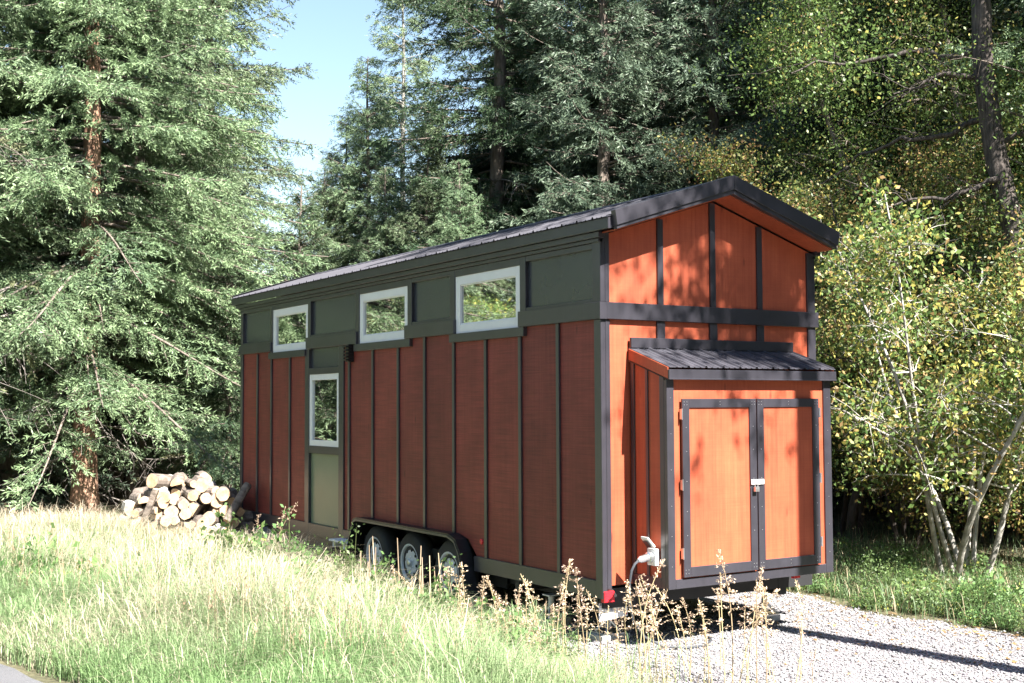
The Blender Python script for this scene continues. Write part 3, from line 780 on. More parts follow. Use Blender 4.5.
# ------------------------------------------------------------ conifers
SP = {}
SP['hero'] = make_spruce(11, 17.5, 4.3, 2.7, .21, 'bark_orange', gap=.27, fine=1.1, droop=.42, c0=(.085, .135, .07), c1=(.25, .33, .17))
SP['full'] = make_spruce(12, 17.0, 3.9, 2.0, .2, 'bark', gap=.36, fine=.9, droop=.36, c0=(.085, .135, .075), c1=(.235, .31, .17))
SP['blue'] = make_spruce(13, 13.0, 3.0, .6, .17, 'bark', gap=.33, fine=.9, droop=.3, c0=(.06, .10, .07), c1=(.16, .22, .14))
SP['thin'] = make_spruce(14, 17.5, 2.7, 3.0, .13, 'bark_pale', gap=.34, fine=.85, droop=.3, c0=(.09, .13, .07), c1=(.24, .29, .15))
SP['dark'] = make_spruce(15, 18.0, 3.5, 3.4, .22, 'bark', gap=.40, fine=.9, droop=.4, c0=(.03, .06, .03), c1=(.07, .11, .05))
SP['small'] = make_spruce(16, 7.5, 2.1, .25, .09, 'bark', gap=.26, fine=.9, droop=.22, c0=(.05, .09, .05), c1=(.11, .155, .075))

def ptree(kind, px, D, label, sc_=1.0, rz=None, group=None):
    x, y = polar(px, D)
    return place_tree('spruce_tree', SP[kind], (x, y, float(hgt(x, y)) - .1), random.uniform(0, 6.28) if rz is None else rz, sc_, label, group, 'tree')
random.seed(21)
for k, px, D, s, lab in (
    ('hero', 88, 22.5, 1.0, 'big spruce with orange lit trunk and drooping pale green boughs left of the log pile'),
    ('full', 112, 26.0, .95, 'grey trunked spruce close behind the orange trunked one'),
    ('full', 136, 25.0, .97, 'grey trunked spruce just behind the left end of the log pile'),
    ('blue', 14, 24.5, 1.3, 'full spruce at the left edge of the photo'),
    ('full', -95, 22.0, 1.0, 'spruce just outside the left edge of the photo'),
    ('full', 205, 30.0, 1.04, 'tall spruce behind the log pile whose right side stands against the sky'),
    ('blue', 170, 35.0, 1.25, 'blue green spruce deep behind the log pile'),
    ('small', 228, 23.0, .72, 'small low spruce between the log pile and the far end of the house'),
    ('small', 300, 27.5, .95, 'young spruce filling the gap above the far end of the roof'),
    ('full', 324, 29.0, .46, 'pointed bright spruce closing the bottom of the sky gap'),
    ('full', 345, 30.5, .55, 'pointed bright spruce left of the one in the middle of the sky gap'),
    ('full', 386, 27.0, .44, 'bright spruce under the thin tall spruce beside the sky gap'),
    ('full', 368, 29.0, .62, 'pointed spruce in the middle of the sky gap'),
    ('thin', 403, 35.0, .9, 'thin tall spruce with pale visible trunk beside the sky gap'),
    ('full', 428, 26.5, .48, 'bright spruce right of the thin tall one'),
    ('full', 460, 24.5, .42, 'bright green spruce above the middle of the roof'),
    ('dark', 499, 27.0, 1.02, 'tall dark spruce with bare trunk stretch above the middle of the roof'),
    ('dark', 556, 29.0, 1.0, 'dark spruce to the right of the bare trunked one'),
    ('blue', 606, 24.5, 1.12, 'blue green spruce above the near end of the roof eave'),
    ('dark', 664, 28.0, 1.0, 'dark spruce directly behind the roof near its peak'),
    ('blue', 716, 25.0, 1.12, 'blue green spruce behind the roof peak'),
    ('dark', 800, 29.0, .98, 'dark spruce behind the right slope of the gable'),
    ('dark', 858, 30.0, 1.05, 'dark spruce behind the yellowing thicket'),
    ('dark', 912, 23.0, 1.0, 'spruce with thick dark trunk left of the leaning furrowed tree'),
    ('blue', 965, 31.0, 1.2, 'spruce behind the leaning furrowed tree'),
    ('dark', 1075, 22.0, 1.0, 'dark spruce just outside the right edge of the photo'),
    ('full', 1180, 20.0, 1.0, 'spruce well outside the right edge of the photo')):
    ptree(k, px, D, lab, s)
# trees standing left of the field, seen in the window panes
for i, (k, x, y, s) in enumerate((('full', -10.5, 27, 1), ('hero', -14.5, 26.5, 1), ('full', -9, 34, 1.1), ('full', -18, 31, 1.1), ('hero', -16, 20, .8),
                     ('full', -20, 25, 1), ('blue', -21, 15, 1.1), ('full', -5, 34, 1.1), ('full', -13, 33, 1.1), ('full', -24, 34, 1.2))):
    place_tree('spruce_tree', SP[k], (x, y, float(hgt(x, y)) - .1), random.uniform(0, 6), s, 'spruce across the meadow reflected in the side windows', 'spruces left of the meadow outside the photo')
# forest further back and up the slope
rngf = np.random.default_rng(5); pts = []
for band, (D0, D1, n) in enumerate(((34, 48, 52), (48, 75, 55), (75, 120, 50))):
    c = 0; tries = 0
    while c < n and tries < 6000:
        tries += 1
        px = rngf.uniform(-330, 1500); D = rngf.uniform(D0, D1)
        if 235 < px < 430 and D < 75 : continue
        if px > 1200 and rngf.random() < .5: continue
        x, y = polar(px, D)
        if any((x-a)**2 + (y-b)**2 < (3.2 + band*.8)**2 for a, b in pts): continue
        pts.append((x, y)); c += 1
        k = rngf.choice(['blue', 'full', 'dark', 'small', 'thin'], p=[.28, .27, .25, .12, .08])
        s = rngf.uniform(.75, 1.1)
        if px < 470: s *= .62 if D < 75 else .5
        if D > 75 and px < 470: s *= .8
        place_tree('spruce_tree', SP[k], (x, y, float(hgt(x, y)) - .15), rngf.uniform(0, 6.28), float(s), 'spruce of the forest rising behind the nearer trees', 'forest spruces behind')
rb = np.random.default_rng(15); pb = []; tries = 0  # forest spruces out of view, added to block low sky light
while len(pb) < 80 and tries < 9000:
    tries += 1
    th = rb.uniform(R_(72), R_(352)); D = rb.uniform(13, 42); x, y = 1 + D * math.sin(th), -3 + D * math.cos(th)
    if abs(road_s(x, y) + 3.3) < 5.2 or (x > -9 and y > -7 and th > 3): continue
    if x < 0 and y > -9: continue
    if y < 0 and -10 < x < 9 and y > -25: continue
    if 72 < math.degrees(math.atan2(x + 6.2, y + 8.3)) % 360 < 0: continue
    if any((x-a)**2 + (y-c_)**2 < 9 for a, c_ in pb): continue
    pb.append((x, y)); k = rb.choice(['blue', 'full', 'dark', 'hero'])
    place_tree('spruce_tree', SP[k], (x, y, float(hgt(x, y)) - .15), rb.uniform(0, 6.28), float(rb.uniform(.85, 1.15)), 'forest spruce behind and beside the viewer, added to block sky light', 'forest spruces added around the clearing')
# low young spruces that close the view under the crowns
for i in range(46):
    px = random.uniform(-150, 300) if i < 20 else random.uniform(780, 1250); D = random.uniform(27, 36)
    x, y = polar(px, D)
    place_tree('young_spruce', SP['small'], (x, y, float(hgt(x, y)) - .1), random.uniform(0, 6), random.uniform(.45, .95), 'young spruce in the shade under the tall trees', 'young spruces under the forest')

# ------------------------------------------------------------ broadleaf trees and shrubs
GR = [(.12, .18, .05), (.18, .25, .07), (.07, .12, .035), (.42, .37, .10), (.38, .24, .11), (.26, .28, .11)]
GD = [tuple(c * .82 for c in q) for q in GR]
BL = {}
BL['thicket'] = make_broadleaf(31, 6.6, 2.4, 5, .04, 'bark_cotton', 46000, .062, GD, [.18, .18, .14, .22, .18, .10], .12, .5, 18, .13)
BL['thicket2'] = make_broadleaf(32, 6.0, 2.2, 4, .04, 'bark_cotton', 42000, .062, GD, [.16, .16, .14, .24, .2, .10], .15, .5, 18, .13)
BL['maple'] = make_broadleaf(36, 4.6, 1.9, 7, .032, 'bark_pale', 22000, .07, [tuple(c * .88 for c in q) for q in GR], [.2, .26, .1, .22, .1, .12], .3, .75, 15, .12)
BL['bright'] = make_broadleaf(35, 5, 2.4, 6, .04, 'bark_pale', 20000, .09, [tuple(min(.6, c * 1.25) for c in q) for q in GR], [.3, .45, .05, .1, .02, .08], .1, .6, 16, .2)  # leaf colours raised to brighten the window reflections
BL['tall'] = make_broadleaf(34, 13, 3.2, 1, .13, 'bark', 36000, .07, GD, [.36, .24, .26, .06, .02, .06], .3, .5, 60, .3)
def btree(kind, px, D, label, sc_=1.0, rz=0, name='leafy_shrub', cat='shrub'):
    x, y = polar(px, D)
    return place_tree(name, BL[kind], (x, y, float(hgt(x, y)) - .08), rz, sc_, label, None, cat)
for i, (x, y) in enumerate(((-8.5, 17), (-10.5, 20), (-12.5, 16), (-7.5, 23), (-14, 22), (-11, 24), (-6.5, 20.5), (-5.4, 18), (-9.5, 28))):  # unseen shrubs added to brighten the reflections in the side windows
    place_tree('leafy_shrub', BL['bright'], (x, y, float(hgt(x, y)) - .1), i * 1.3, .8 + .08 * (i % 3), 'bright leafy shrub added left of the meadow to brighten the side window reflections', 'bright unseen shrubs added left of the meadow', 'shrub')
btree('maple', 958, 14.9, 'many stemmed shrub with pale stems and yellow green leaves beside the gravel', 1.0, .6)
btree('thicket', 905, 18.0, 'yellowing leafy thicket right of the gable end', .9, 1.1)
btree('thicket2', 838, 19.5, 'yellowing leafy thicket rising just past the right eave of the gable', 1.02, 2.0)
btree('thicket', 980, 19.5, 'dense leafy thicket around the foot of the leaning furrowed tree', .82, 3.4)
btree('thicket2', 1060, 16.0, 'leafy thicket at the right edge of the photo', .75, .3)
btree('thicket', 770, 22.0, 'leafy thicket peeping above the closet side of the roof', 1.0, 4.4)
btree('thicket', 1020, 22.0, 'tall leafy thicket behind the leaning furrowed tree', 1.35, 2.2)
btree('tall', 1085, 17.0, 'slender leafy tree whose open crown hangs into the right edge of the photo', .8, 1.0, 'broadleaf_tree', 'tree')
btree('tall', 845, 21.0, 'slender leafy tree rising from the thicket beside the right eave', .8, 5.1, 'broadleaf_tree', 'tree')
btree('tall', 965, 20.0, 'slender leafy tree between the many stemmed shrub and the dark spruces', .85, 4.0, 'broadleaf_tree', 'tree')
btree('tall', 905, 22.0, 'slender leafy tree rising out of the thicket right of the gable', .85, 2.6, 'broadleaf_tree', 'tree')
btree('thicket2', 870, 24.0, 'leafy thicket in the shade behind the yellowing ones', 1.35, 5.0)
btree('thicket', 1130, 19.0, 'leafy thicket outside the right edge of the photo', 1.0, 5.5)
btree('thicket2', 950, 25.0, 'leafy thicket deep behind the many stemmed shrub', 1.45, 1.5)
btree('tall', 762, 26.0, 'slender leafy tree with pale grey leaning trunk above the roof peak', .9, .3, 'broadleaf_tree', 'tree')
# big leaning tree with furrowed bark and bare limbs at the right
def leaning_tree():
    x, y = polar(1036, 17.2); z = float(hgt(x, y)) - .1
    o = tag(empty('broadleaf_tree', (x, y, z)), 'big leaning tree with furrowed bark and bare crooked limbs at the right edge', 'tree')
    ux = np.array([math.cos(.85), -math.sin(.85), 0])      # roughly across the view
    rng = np.random.default_rng(3); segs = []
    tp = [(0.10, 0), (.06, 1.0), (.05, 2.2), (-.05, 3.2), (-.2, 4.3), (-.42, 5.4), (-.55, 6.6), (-.55, 8.0), (-.5, 10), (-.35, 12.5), (-.2, 15)]
    rr = [.24, .19, .17, .155, .145, .14, .135, .12, .1, .07, .03]
    P = np.array([ux * a + np.array([0, 0, b]) for a, b in tp]); t0 = np.linspace(0, 1, len(P)); t1 = np.linspace(0, 1, 40)
    P = np.stack([np.interp(t1, t0, P[:, i]) for i in range(3)], 1)
    segs.append((P, np.interp(t1, t0, rr))); bare = []; tips = []
    for zb, dx, dy_, L, up in ((5.1, -1, .2, 1.8, -.28), (6.0, -1, -.3, 2.6, -.22), (6.9, -1, .1, 2.2, -.05), (6.5, -1, .5, 1.2, -.3), (5.6, 1, -.2, 1.0, .1), (7.6, 1, .3, 2.5, .3), (8.6, -1, -.6, 3.0, .3), (9.5, 1, -.5, 2.5, .4), (4.3, 1, .6, 1.8, .2), (10.5, -.6, 1, 2.6, .5), (11.5, .7, .6, 2.2, .5), (12.5, -.5, -.7, 2, .6)):
        st = np.array([np.interp(zb, P[:, 2], P[:, i]) for i in range(3)]); d = unit(ux * dx + np.array([ux[1], -ux[0], 0]) * dy_ + np.array([0, 0, up]))
        t = np.linspace(0, 1, 14)[:, None]; wv = np.cumsum(rng.normal(size=(14, 3)) * .05, 0)
        bp = st + d * L * t + wv * L * .45 + np.array([0, 0, .25 * L]) * (t * (1 - t)); segs.append((bp, .042 * (1 - .9 * t[:, 0]) + .005))
        for k in range(14):
            q = rng.integers(3, 13); d2 = unit(d * .6 + rng.normal(size=3) * .7 + np.array([0, 0, -.1])); l = rng.uniform(.3, 1.1); tt = np.linspace(0, 1, 6)[:, None]
            tw = bp[q] + d2 * l * tt + np.cumsum(rng.normal(size=(6, 3)) * .04, 0); bare.append((tw, np.linspace(.009, .003, 6)))
            if zb > 6.5: tips += [tw[-1], tw[3], tw[4]]
    v, f = tubes_np(segs, 12); v2, f2 = tubes_np(bare, 5); mobj('trunk', np_mesh('trunk', np.vstack([v, v2]), np.vstack([f, f2 + len(v)]), M['bark_cotton'], smooth=True), o)
    v, f, c = leaf_cloud(np.array(tips), 60, .3, .06, rng, GR, [.4, .25, .2, .05, .02, .08])
    mobj('crown', np_mesh('crown', v, f, M['leaves'], c), o)
leaning_tree()

# tall slim tree behind the camera: its trunk and crown throw the shade seen on the gable end
def shade_tree(x, y, label, zc, cr, seed, H=26, nleaf=9000, rtr=.12):
    rng = np.random.default_rng(seed); z = float(hgt(x, y))
    o = tag(empty('tall_tree', (x, y, z)), label, 'tree')
    t = np.linspace(0, 1, 16); P = np.stack([.25 * np.sin(t * 2.2), .1 * np.sin(t * 5), t * (H - z)], 1)
    segs = [(P, rtr * (1 - .6 * t) + .01)]; tips = []
    for k in range(70):
        q = rng.uniform(zc / H, .99); st = np.array([np.interp(q, t, P[:, i]) for i in range(3)]); a = rng.uniform(0, 6.28)
        L = cr * rng.uniform(.35, 1) * math.sin(math.pi * min(.97, .22 + .8 * (q - zc / H) / (1 - zc / H))) ** .7
        d = np.array([math.cos(a), math.sin(a), .35]); tt = np.linspace(0, 1, 6)[:, None]; bp = st + d * L * tt + rng.normal(size=3) * .1 * tt ** 2
        segs.append((bp, np.linspace(.04, .006, 6)))
        for j in range(9): tips.append(bp[rng.integers(2, 6)] + rng.normal(size=3) * .45)
    v, f = tubes_np(segs, 8); mobj('trunk', np_mesh('trunk', v, f, M['bark_cotton'], smooth=True), o)
    v, f, c = leaf_cloud(np.array(tips), int(nleaf / len(tips)), .2, .13, rng, GR, [.4, .25, .2, .05, .02, .08])
    mobj('crown', np_mesh('crown', v, f, M['leaves'], c), o)
def sun_base(x, z, dist):
    """ground point towards the sun from wall point (x, 0, z), dist metres away horizontally; returns x, y and the ray's height there"""
    return x + dist * math.sin(SUN_AZ), -dist * math.cos(SUN_AZ), z + dist * math.tan(SUN_EL)
def slim_tree(px_, dist, zc, cr, seed, H, label, n_br=60, tips_per=8, n_leaf=60, rtr=.11, lean=0.0):
    """tall tree on the sunny side of the house; its crown starts zc metres up"""
    rng = np.random.default_rng(seed)
    x = px_ + dist * math.sin(SUN_AZ); y = -dist * math.cos(SUN_AZ); z = float(hgt(x, y))
    o = tag(empty('tall_tree', (x, y, z)), label, 'tree')
    t = np.linspace(0, 1, 16); P = np.stack([lean * t, .0 * t, t * (H - z)], 1)
    segs = [(P, rtr * (1 - .35 * t) * (1 - t ** 6) + .01)]; tips = []
    for k in range(n_br):
        q = rng.uniform(zc / H, .99); st = np.array([np.interp(q, t, P[:, i]) for i in range(3)]); a = rng.uniform(0, 6.28)
        L = cr * rng.uniform(.4, 1) * min(1, .55 + 2.5 * (q - zc / H)) * min(1, 3.5 * (1 - q) + .3)
        d = np.array([math.cos(a), math.sin(a), .12]); tt = np.linspace(0, 1, 6)[:, None]; bp = st + d * L * tt + rng.normal(size=3) * .1 * tt ** 2
        segs.append((bp, np.linspace(.03, .005, 6)))
        for j in range(tips_per): tips.append(bp[rng.integers(1, 6)] + rng.normal(size=3) * .28)
    v, f = tubes_np(segs, 8); mobj('trunk', np_mesh('trunk', v, f, M['bark_cotton'], smooth=True), o)
    v, f, c = leaf_cloud(np.array(tips), n_leaf, .10, .11, rng, GR, [.4, .25, .2, .05, .02, .08])
    mobj('crown', np_mesh('crown', v, f, M['leaves'], c), o)
slim_tree(1.86, 5.2, 7.9, 2.7, 61, 14.5, 'slim leafy tree right of the viewer shading the gable end', n_br=95, tips_per=9, n_leaf=34, rtr=.13)
slim_tree(10.6, 8.0, 6.5, 2.6, 62, 15, 'slim leafy tree added out of view to shade the thicket', n_br=70, tips_per=8)  # this tree and the next are unseen, added to darken the thicket
slim_tree(12.6, 7.0, 6.0, 2.8, 63, 15, 'slim leafy tree added farther right to shade the thicket', n_br=70, tips_per=8)

# ------------------------------------------------------------ grass
rngg = np.random.default_rng(77)
def blades(x, y, hh, wd, bendv, col, name, mat, label, cat):
    n = len(x); z = hgt(x, y) - .01
    az = rngg.uniform(0, 2*np.pi, n); fc = np.stack([np.cos(az), np.sin(az), np.zeros(n)], 1)
    wdv = np.stack([-np.sin(az), np.cos(az), np.zeros(n)], 1)
    b = np.stack([x, y, z], 1); up = np.array([0, 0, 1.])
    p1 = b + up * (hh * .5)[:, None] + fc * (hh * bendv * .22)[:, None]
    p2 = b + up * (hh * .86)[:, None] + fc * (hh * bendv * .62)[:, None]
    p3 = b + up * (hh * (1.04 - .22 * bendv))[:, None] + fc * (hh * bendv * 1.15)[:, None]
    w_ = wd[:, None] * .5
    v = np.stack([b - wdv * w_, b + wdv * w_, p1 - wdv * w_ * .9, p1 + wdv * w_ * .9, p2 - wdv * w_ * .6, p2 + wdv * w_ * .6, p3 - wdv * w_ * .12, p3 + wdv * w_ * .12], 1).reshape(-1, 3)
    o = np.arange(n)[:, None] * 8
    f = np.concatenate([o + np.array([[0, 1, 3, 2]]), o + np.array([[2, 3, 5, 4]]), o + np.array([[4, 5, 7, 6]])], 0)
    me = np_mesh(name, v, f, mat, np.repeat(col, 8, axis=0))
    return tag(mobj(name, me), label, cat, kind='stuff')
def field(n, x0, x1, y0, y1):
    return rngg.uniform(x0, x1, n), rngg.uniform(y0, y1, n)
def keep(x, y, soft=.0):
    s = road_s(x, y); e = gx0(y) + rngg.normal(0, .12 + soft, len(x))
    front = y < -.2
    return (s > .04 + .12 * rngg.random(len(x))) & (x < e + front * rngg.exponential(.01, len(x)))
X, Y = [], []
for n, bx in ((330000, (-6.5, .4, -3.5, 4.5)), (240000, (-7.5, .2, 4.5, 11)), (130000, (-9, 3, 11, 18)), (30000, (-16, -6.5, 4, 22))):
    a, b = field(n, *bx)
    dist = np.hypot(a - CAM[0], b - CAM[1]); k = keep(a, b); 
    k &= ~((a > -.1) & (b > -.5) & (b < 9.2))
    X.append(a[k]); Y.append(b[k])
X = np.concatenate(X); Y = np.concatenate(Y); n = len(X)
# clump: shift blades towards clump centres
cl = vnoise(X * 2.2, Y * 2.2, 21); cl2 = vnoise(X * .7, Y * .7, 22)
thin = rngg.random(n) < (.45 + .7 * cl); X, Y, cl, cl2 = X[thin], Y[thin], cl[thin], cl2[thin]; n = len(X)
s = road_s(X, Y)
hh = (.24 + .34 * cl + .2 * cl2) * (.3 + .7 * sstep(s / 1.3)) * rngg.uniform(.55, 1.25, n)
edge = gx0(Y) - X; hh *= .62 + .38 * sstep((edge - .2) / 2.0); hh *= 1 - .4 * sstep((Y - 8.5) / 2)
dryp = np.clip(.03 + .55 * (cl2 - .4) + .25 * sstep((Y - 3) / 6) + .15 * (X > -2.2), .06, .75)
dry = rngg.random(n) < dryp
g = np.where(dry[:, None], np.array([.54, .48, .36]), np.array([.25, .36, .17]))
g = g + np.where(dry[:, None], 0, 1) * (vnoise(X * 1.1, Y * 1.1, 30)[:, None] - .5) * np.array([.09, .06, .07]); g *= rngg.uniform(.75, 1.25, n)[:, None]
dcam = np.hypot(X - CAM[0], Y - CAM[1])
hh = np.where(dry, hh * 1.18, hh)
blades(X, Y, hh, rngg.uniform(.0025, .0055, n) * (1 + .035 * dcam), rngg.uniform(.1, 1.1, n), np.clip(g, .02, .9), 'meadow_grass', M['grass'], 'tall green and straw coloured meadow grass', 'grass')
print('grass', n)
# dry grass stalks with feathery tips over the meadow
def stalks(x, y, hh, name, label):
    n = len(x); z = hgt(x, y); V = []; F = []; T = []
    lean = rngg.normal(0, .13, (n, 2)); top = np.stack([x + lean[:, 0] * hh, y + lean[:, 1] * hh, z + hh], 1); b = np.stack([x, y, z], 1)
    d = unit(top - b); sv = unit(np.cross(d, rngg.normal(size=(n, 3)))); w_ = .0022
    V.append(np.stack([b - sv * w_, b + sv * w_, top + sv * w_ * .5, top - sv * w_ * .5], 1).reshape(-1, 3)); F.append(np.arange(4*n).reshape(n, 4))
    c = np.array([.55, .44, .28]) * rngg.uniform(.75, 1.2, (n, 1)); T.append(np.repeat(c, 4, axis=0))
    k = 12; idx = np.repeat(np.arange(n), k); q = rngg.uniform(.78, 1.02, n*k)
    p = b[idx] + (top - b)[idx] * q[:, None] + rngg.normal(size=(n*k, 3)) * .004
    dd = unit(d[idx] + rngg.normal(size=(n*k, 3)) * .35)
    v, f = kites(p, dd, rngg.uniform(.018, .04, n*k), rngg.uniform(.002, .004, n*k), rngg)
    V.append(v); F.append(f + 4*n); T.append(np.repeat(np.array([.56, .42, .28]) * rngg.uniform(.7, 1.2, (n*k, 1)), 4, axis=0))
    return tag(mobj(name, np_mesh(name, np.vstack(V), np.vstack(F), M['straw'], np.vstack(T))), label, 'grass', kind='stuff')
a, b = field(5200, -7.5, -.3, -2.5, 17); k = keep(a, b) & (vnoise(a * 1.5, b * 1.5, 40) > .38) & (road_s(a, b) > .7); a, b = a[k], b[k]
stalks(a, b, rngg.uniform(.42, .78, len(a)) * (.6 + .4 * sstep((gx0(b) - a) / 2.2)) * (1 - .3 * sstep((b - 9) / 2)), 'seeding_grass', 'dry seeding grass stalks standing above the meadow')
# sparse sprouts on the gravel in front
a, b = field(2600, -1.6, 1.3, -3.6, -.1); dd = rngg.random(len(a)); k = (a > gx0(b) - .1) & (vnoise(a * 2.5, b * 2.5, 50) > .35) & (dd < np.clip(1 - (a - gx0(b)) / 1.5, 0, 1) ** 1.6)
a, b = a[k], b[k]; c = np.where((rngg.random(len(a)) < .5)[:, None], np.array([.5, .42, .26]), np.array([.18, .28, .1]))
blades(a, b, rngg.uniform(.08, .34, len(a)), rngg.uniform(.004, .007, len(a)), rngg.uniform(.1, .8, len(a)), c, 'gravel_sprouts', M['grass'], 'sparse grass sprouting through the gravel edge', 'grass')

# ------------------------------------------------------------ tall seed-head stalks, one object each
def stalk_proto(seed, H, arch, rich):
    rng = np.random.default_rng(seed); t = np.linspace(0, 1, 14)
    a0 = rng.uniform(0, 6.28); o = np.array([math.cos(a0), math.sin(a0), 0])
    P = np.outer(t, [0, 0, H]) + np.outer(arch * H * t ** 3, o); P[:, 2] -= arch * H * .45 * np.clip(t - .6, 0, 1) ** 1.5
    v, f = tubes_np([(P, .0042 * (1 - .7 * t) + .0011)], 5)
    leaf_v = []; 
    stem = np_mesh('stem', v, f, M['straw'], np.tile(np.array([.52, .42, .25]), (len(v), 1)))
    pos = []; ds = []; segs = []
    for k in range(rich):
        q = rng.uniform(.55, 1.0); s = np.array([np.interp(q, t, P[:, i]) for i in range(3)]); a = rng.uniform(0, 6.28)
        L = rng.uniform(.025, .085) * (1.4 - q); d = unit(np.array([math.cos(a), math.sin(a), rng.uniform(.2, 1.2)]))
        tt = np.linspace(0, 1, 5)[:, None]; br = s + d * L * tt * 1.5 + np.array([0, 0, -.35 * L]) * tt ** 2 * 2
        segs.append((br, np.linspace(.0016, .001, 5)))
        for j in range(6): pos.append(br[rng.integers(1, 5)] + rng.normal(size=3) * .007); ds.append(unit(d + np.array([0, 0, -.5]) + rng.normal(size=3) * .6))
    for k in range(26): q = rng.uniform(.84, 1.0); pos.append(np.array([np.interp(q, t, P[:, i]) for i in range(3)]) + rng.normal(size=3) * .005); ds.append(unit(rng.normal(size=3) * .5 + np.array([0, 0, 1])))
    pos = np.array(pos); ds = np.array(ds); n = len(pos)
    v1, f1 = kites(pos, ds, rng.uniform(.014, .03, n), rng.uniform(.003, .006, n), rng); v2, f2 = tubes_np(segs, 3)
    hv = np.vstack([v1, v2]); hf = np.vstack([f1, f2 + len(v1)])
    head = np_mesh('seed_head', hv, hf, M['straw'], np.vstack([np.repeat(np.array([.66, .5, .37]) * rng.uniform(.65, 1.25, (n, 1)), 4, axis=0), np.tile([.5, .38, .25], (len(v2), 1))]))
    # two long thin leaves
    L_ = []
    lv = []; lf = []
    for k in range(3):
        a = rng.uniform(0, 6.28); q = rng.uniform(.05, .4); s = np.array([0, 0, H * q]); d = np.array([math.cos(a), math.sin(a), 0]); l = rng.uniform(.15, .3); tt = np.linspace(0, 1, 6)
        c_ = s + np.outer(tt * l * .6, d) + np.outer(l * (tt * 1.0 - .9 * tt ** 2), [0, 0, 1]); sd = np.array([-d[1], d[0], 0]) * .0035
        base = len(lv); 
        for i, p in enumerate(c_): ww = 1 - .85 * tt[i]; lv += [p - sd * ww, p + sd * ww]
        lf += [(base + 2*i, base + 2*i + 1, base + 2*i + 3, base + 2*i + 2) for i in range(5)]
    leaf = np_mesh('leaf_blades', np.array(lv), np.array(lf), M['grass'], np.tile(np.array([.34, .36, .16]), (len(lv), 1)))
    return stem, head, leaf
protos = [stalk_proto(200 + i, .95, (.02, .12, .2, .05, .16, .08)[i], (13, 17, 11, 20, 15, 9)[i]) for i in range(6)]
GL = 'tall straw coloured grass stalk with drooping seed head at the gravel edge'
pr = []
for stem, head, leaf in protos:
    o = empty('grass_stalk', (0, 0, 0)); mobj('stem', stem, o); mobj('seed_head', head, o); mobj('leaf_blade', leaf, o); tag(o, GL, 'grass stalk', 'tall seed head stalks by the gravel'); pr.append(o)
#       picture column, distance, height
spots = [(478, 9.2, .80), (497, 9.6, .72), (512, 9.0, .85), (528, 9.5, .7), (541, 9.1, .82), (552, 9.3, .92), (560, 8.9, .75), (566, 9.4, .88), (577, 9.2, .7), (588, 8.8, .93), (597, 9.1, .72), (606, 9.2, .55),
         (622, 8.9, .6), (630, 9.2, .7), (637, 8.8, .98), (640, 9.1, .82), (644, 8.7, .88), (648, 9.0, .8), (655, 9.1, .7), (662, 8.8, .86), (673, 9.2, .62), (688, 9.0, .62), (700, 9.1, .5), (710, 8.8, .72),
         (722, 8.7, .9), (728, 8.9, 1.02), (733, 8.8, .82), (740, 8.7, .94), (745, 9.0, .7), (752, 8.7, .84), (762, 8.8, .78), (772, 8.9, .8), (789, 9.0, .8), (470, 10.2, .75), (455, 10.3, .7), (462, 9.9, .6),
         (446, 10.4, .7), (438, 10.8, .62), (425, 10.9, .7), (404, 11.0, .66), (268, 14.6, 1.02), (274, 14.4, .9), (261, 14.9, .8), (486, 8.6, .6), (520, 8.4, .55), (610, 8.5, .5)]
spots += [(random.uniform(470, 815), random.uniform(8.3, 9.8), random.uniform(.35, .72)) for _ in range(16)]
for i, (px, D, h) in enumerate(spots):
    o = pr[i] if i < len(pr) else copy_tree(pr[i % len(pr)]); o['px'] = px
    x, y = polar(px, D); o.location = (x, y, float(hgt(x, y))); o.rotation_euler = (random.gauss(0, .11), random.gauss(0, .11), random.uniform(0, 6.28)); o.scale = (1.05 * (.6 + .42 * h), 1.05 * (.6 + .42 * h), h / .95)
# bare broken stems by the wheels
def bare_stem(px, D, h, lean, az):
    x, y = polar(px, D); L = np.linspace(0, 1, 4)
    P = np.stack([L * h * lean * math.cos(az), L * h * lean * math.sin(az), L * h], 1); v, f = tubes_np([(P, np.linspace(.0075, .004, 4))], 6)
    o = mobj('dry_stem', np_mesh('dry_stem', v, f, M['straw'], np.tile(np.array([.55, .43, .3]), (len(v), 1)))); o.location = (x, y, float(hgt(x, y)))
    o['px'] = px; tag(o, 'x', 'dry stem', 'bare dry stems in front of the wheels'); return o
ORD = ['first', 'second', 'third', 'fourth', 'fifth', 'sixth', 'seventh', 'eighth', 'ninth', 'tenth', 'eleventh', 'twelfth', 'thirteenth', 'fourteenth', 'fifteenth', 'sixteenth', 'seventeenth', 'eighteenth', 'nineteenth', 'twentieth']
def ordinal_labels(objs, text, zones):
    for (a, b_, where) in zones:
        grp = sorted([o for o in objs if a <= o['px'] < b_], key=lambda o: o['px'])
        for i, o in enumerate(grp): o['label'] = ('only ' if len(grp) == 1 else ORD[i] + ' ') + text + (' in' if len(grp) == 1 else ' from the left in') + ' front of ' + where
    for o in objs: del o['px']
bs = [bare_stem(random.uniform(346, 470), random.uniform(10.6, 12.6), random.uniform(.35, .85), random.uniform(0, .45), random.uniform(0, 6.28)) for i in range(30)]
ordinal_labels(bs, 'bare straw stem', [(0, 390, 'the wheel farthest left'), (390, 428, 'the middle wheel'), (428, 999, 'the wheel farthest right')])
sts = [o for o in bpy.data.objects if o.get('category') == 'grass stalk']
ordinal_labels(sts, 'straw seed head stalk', [(0, 300, 'the far corner'), (300, 472, 'the wheels'), (472, 535, 'the first skirt board'), (535, 580, 'the corner siding panels'),
    (580, 634, 'the red tail light'), (634, 667, 'the power inlet'), (667, 757, 'the left closet door'), (757, 999, 'the right closet door')])

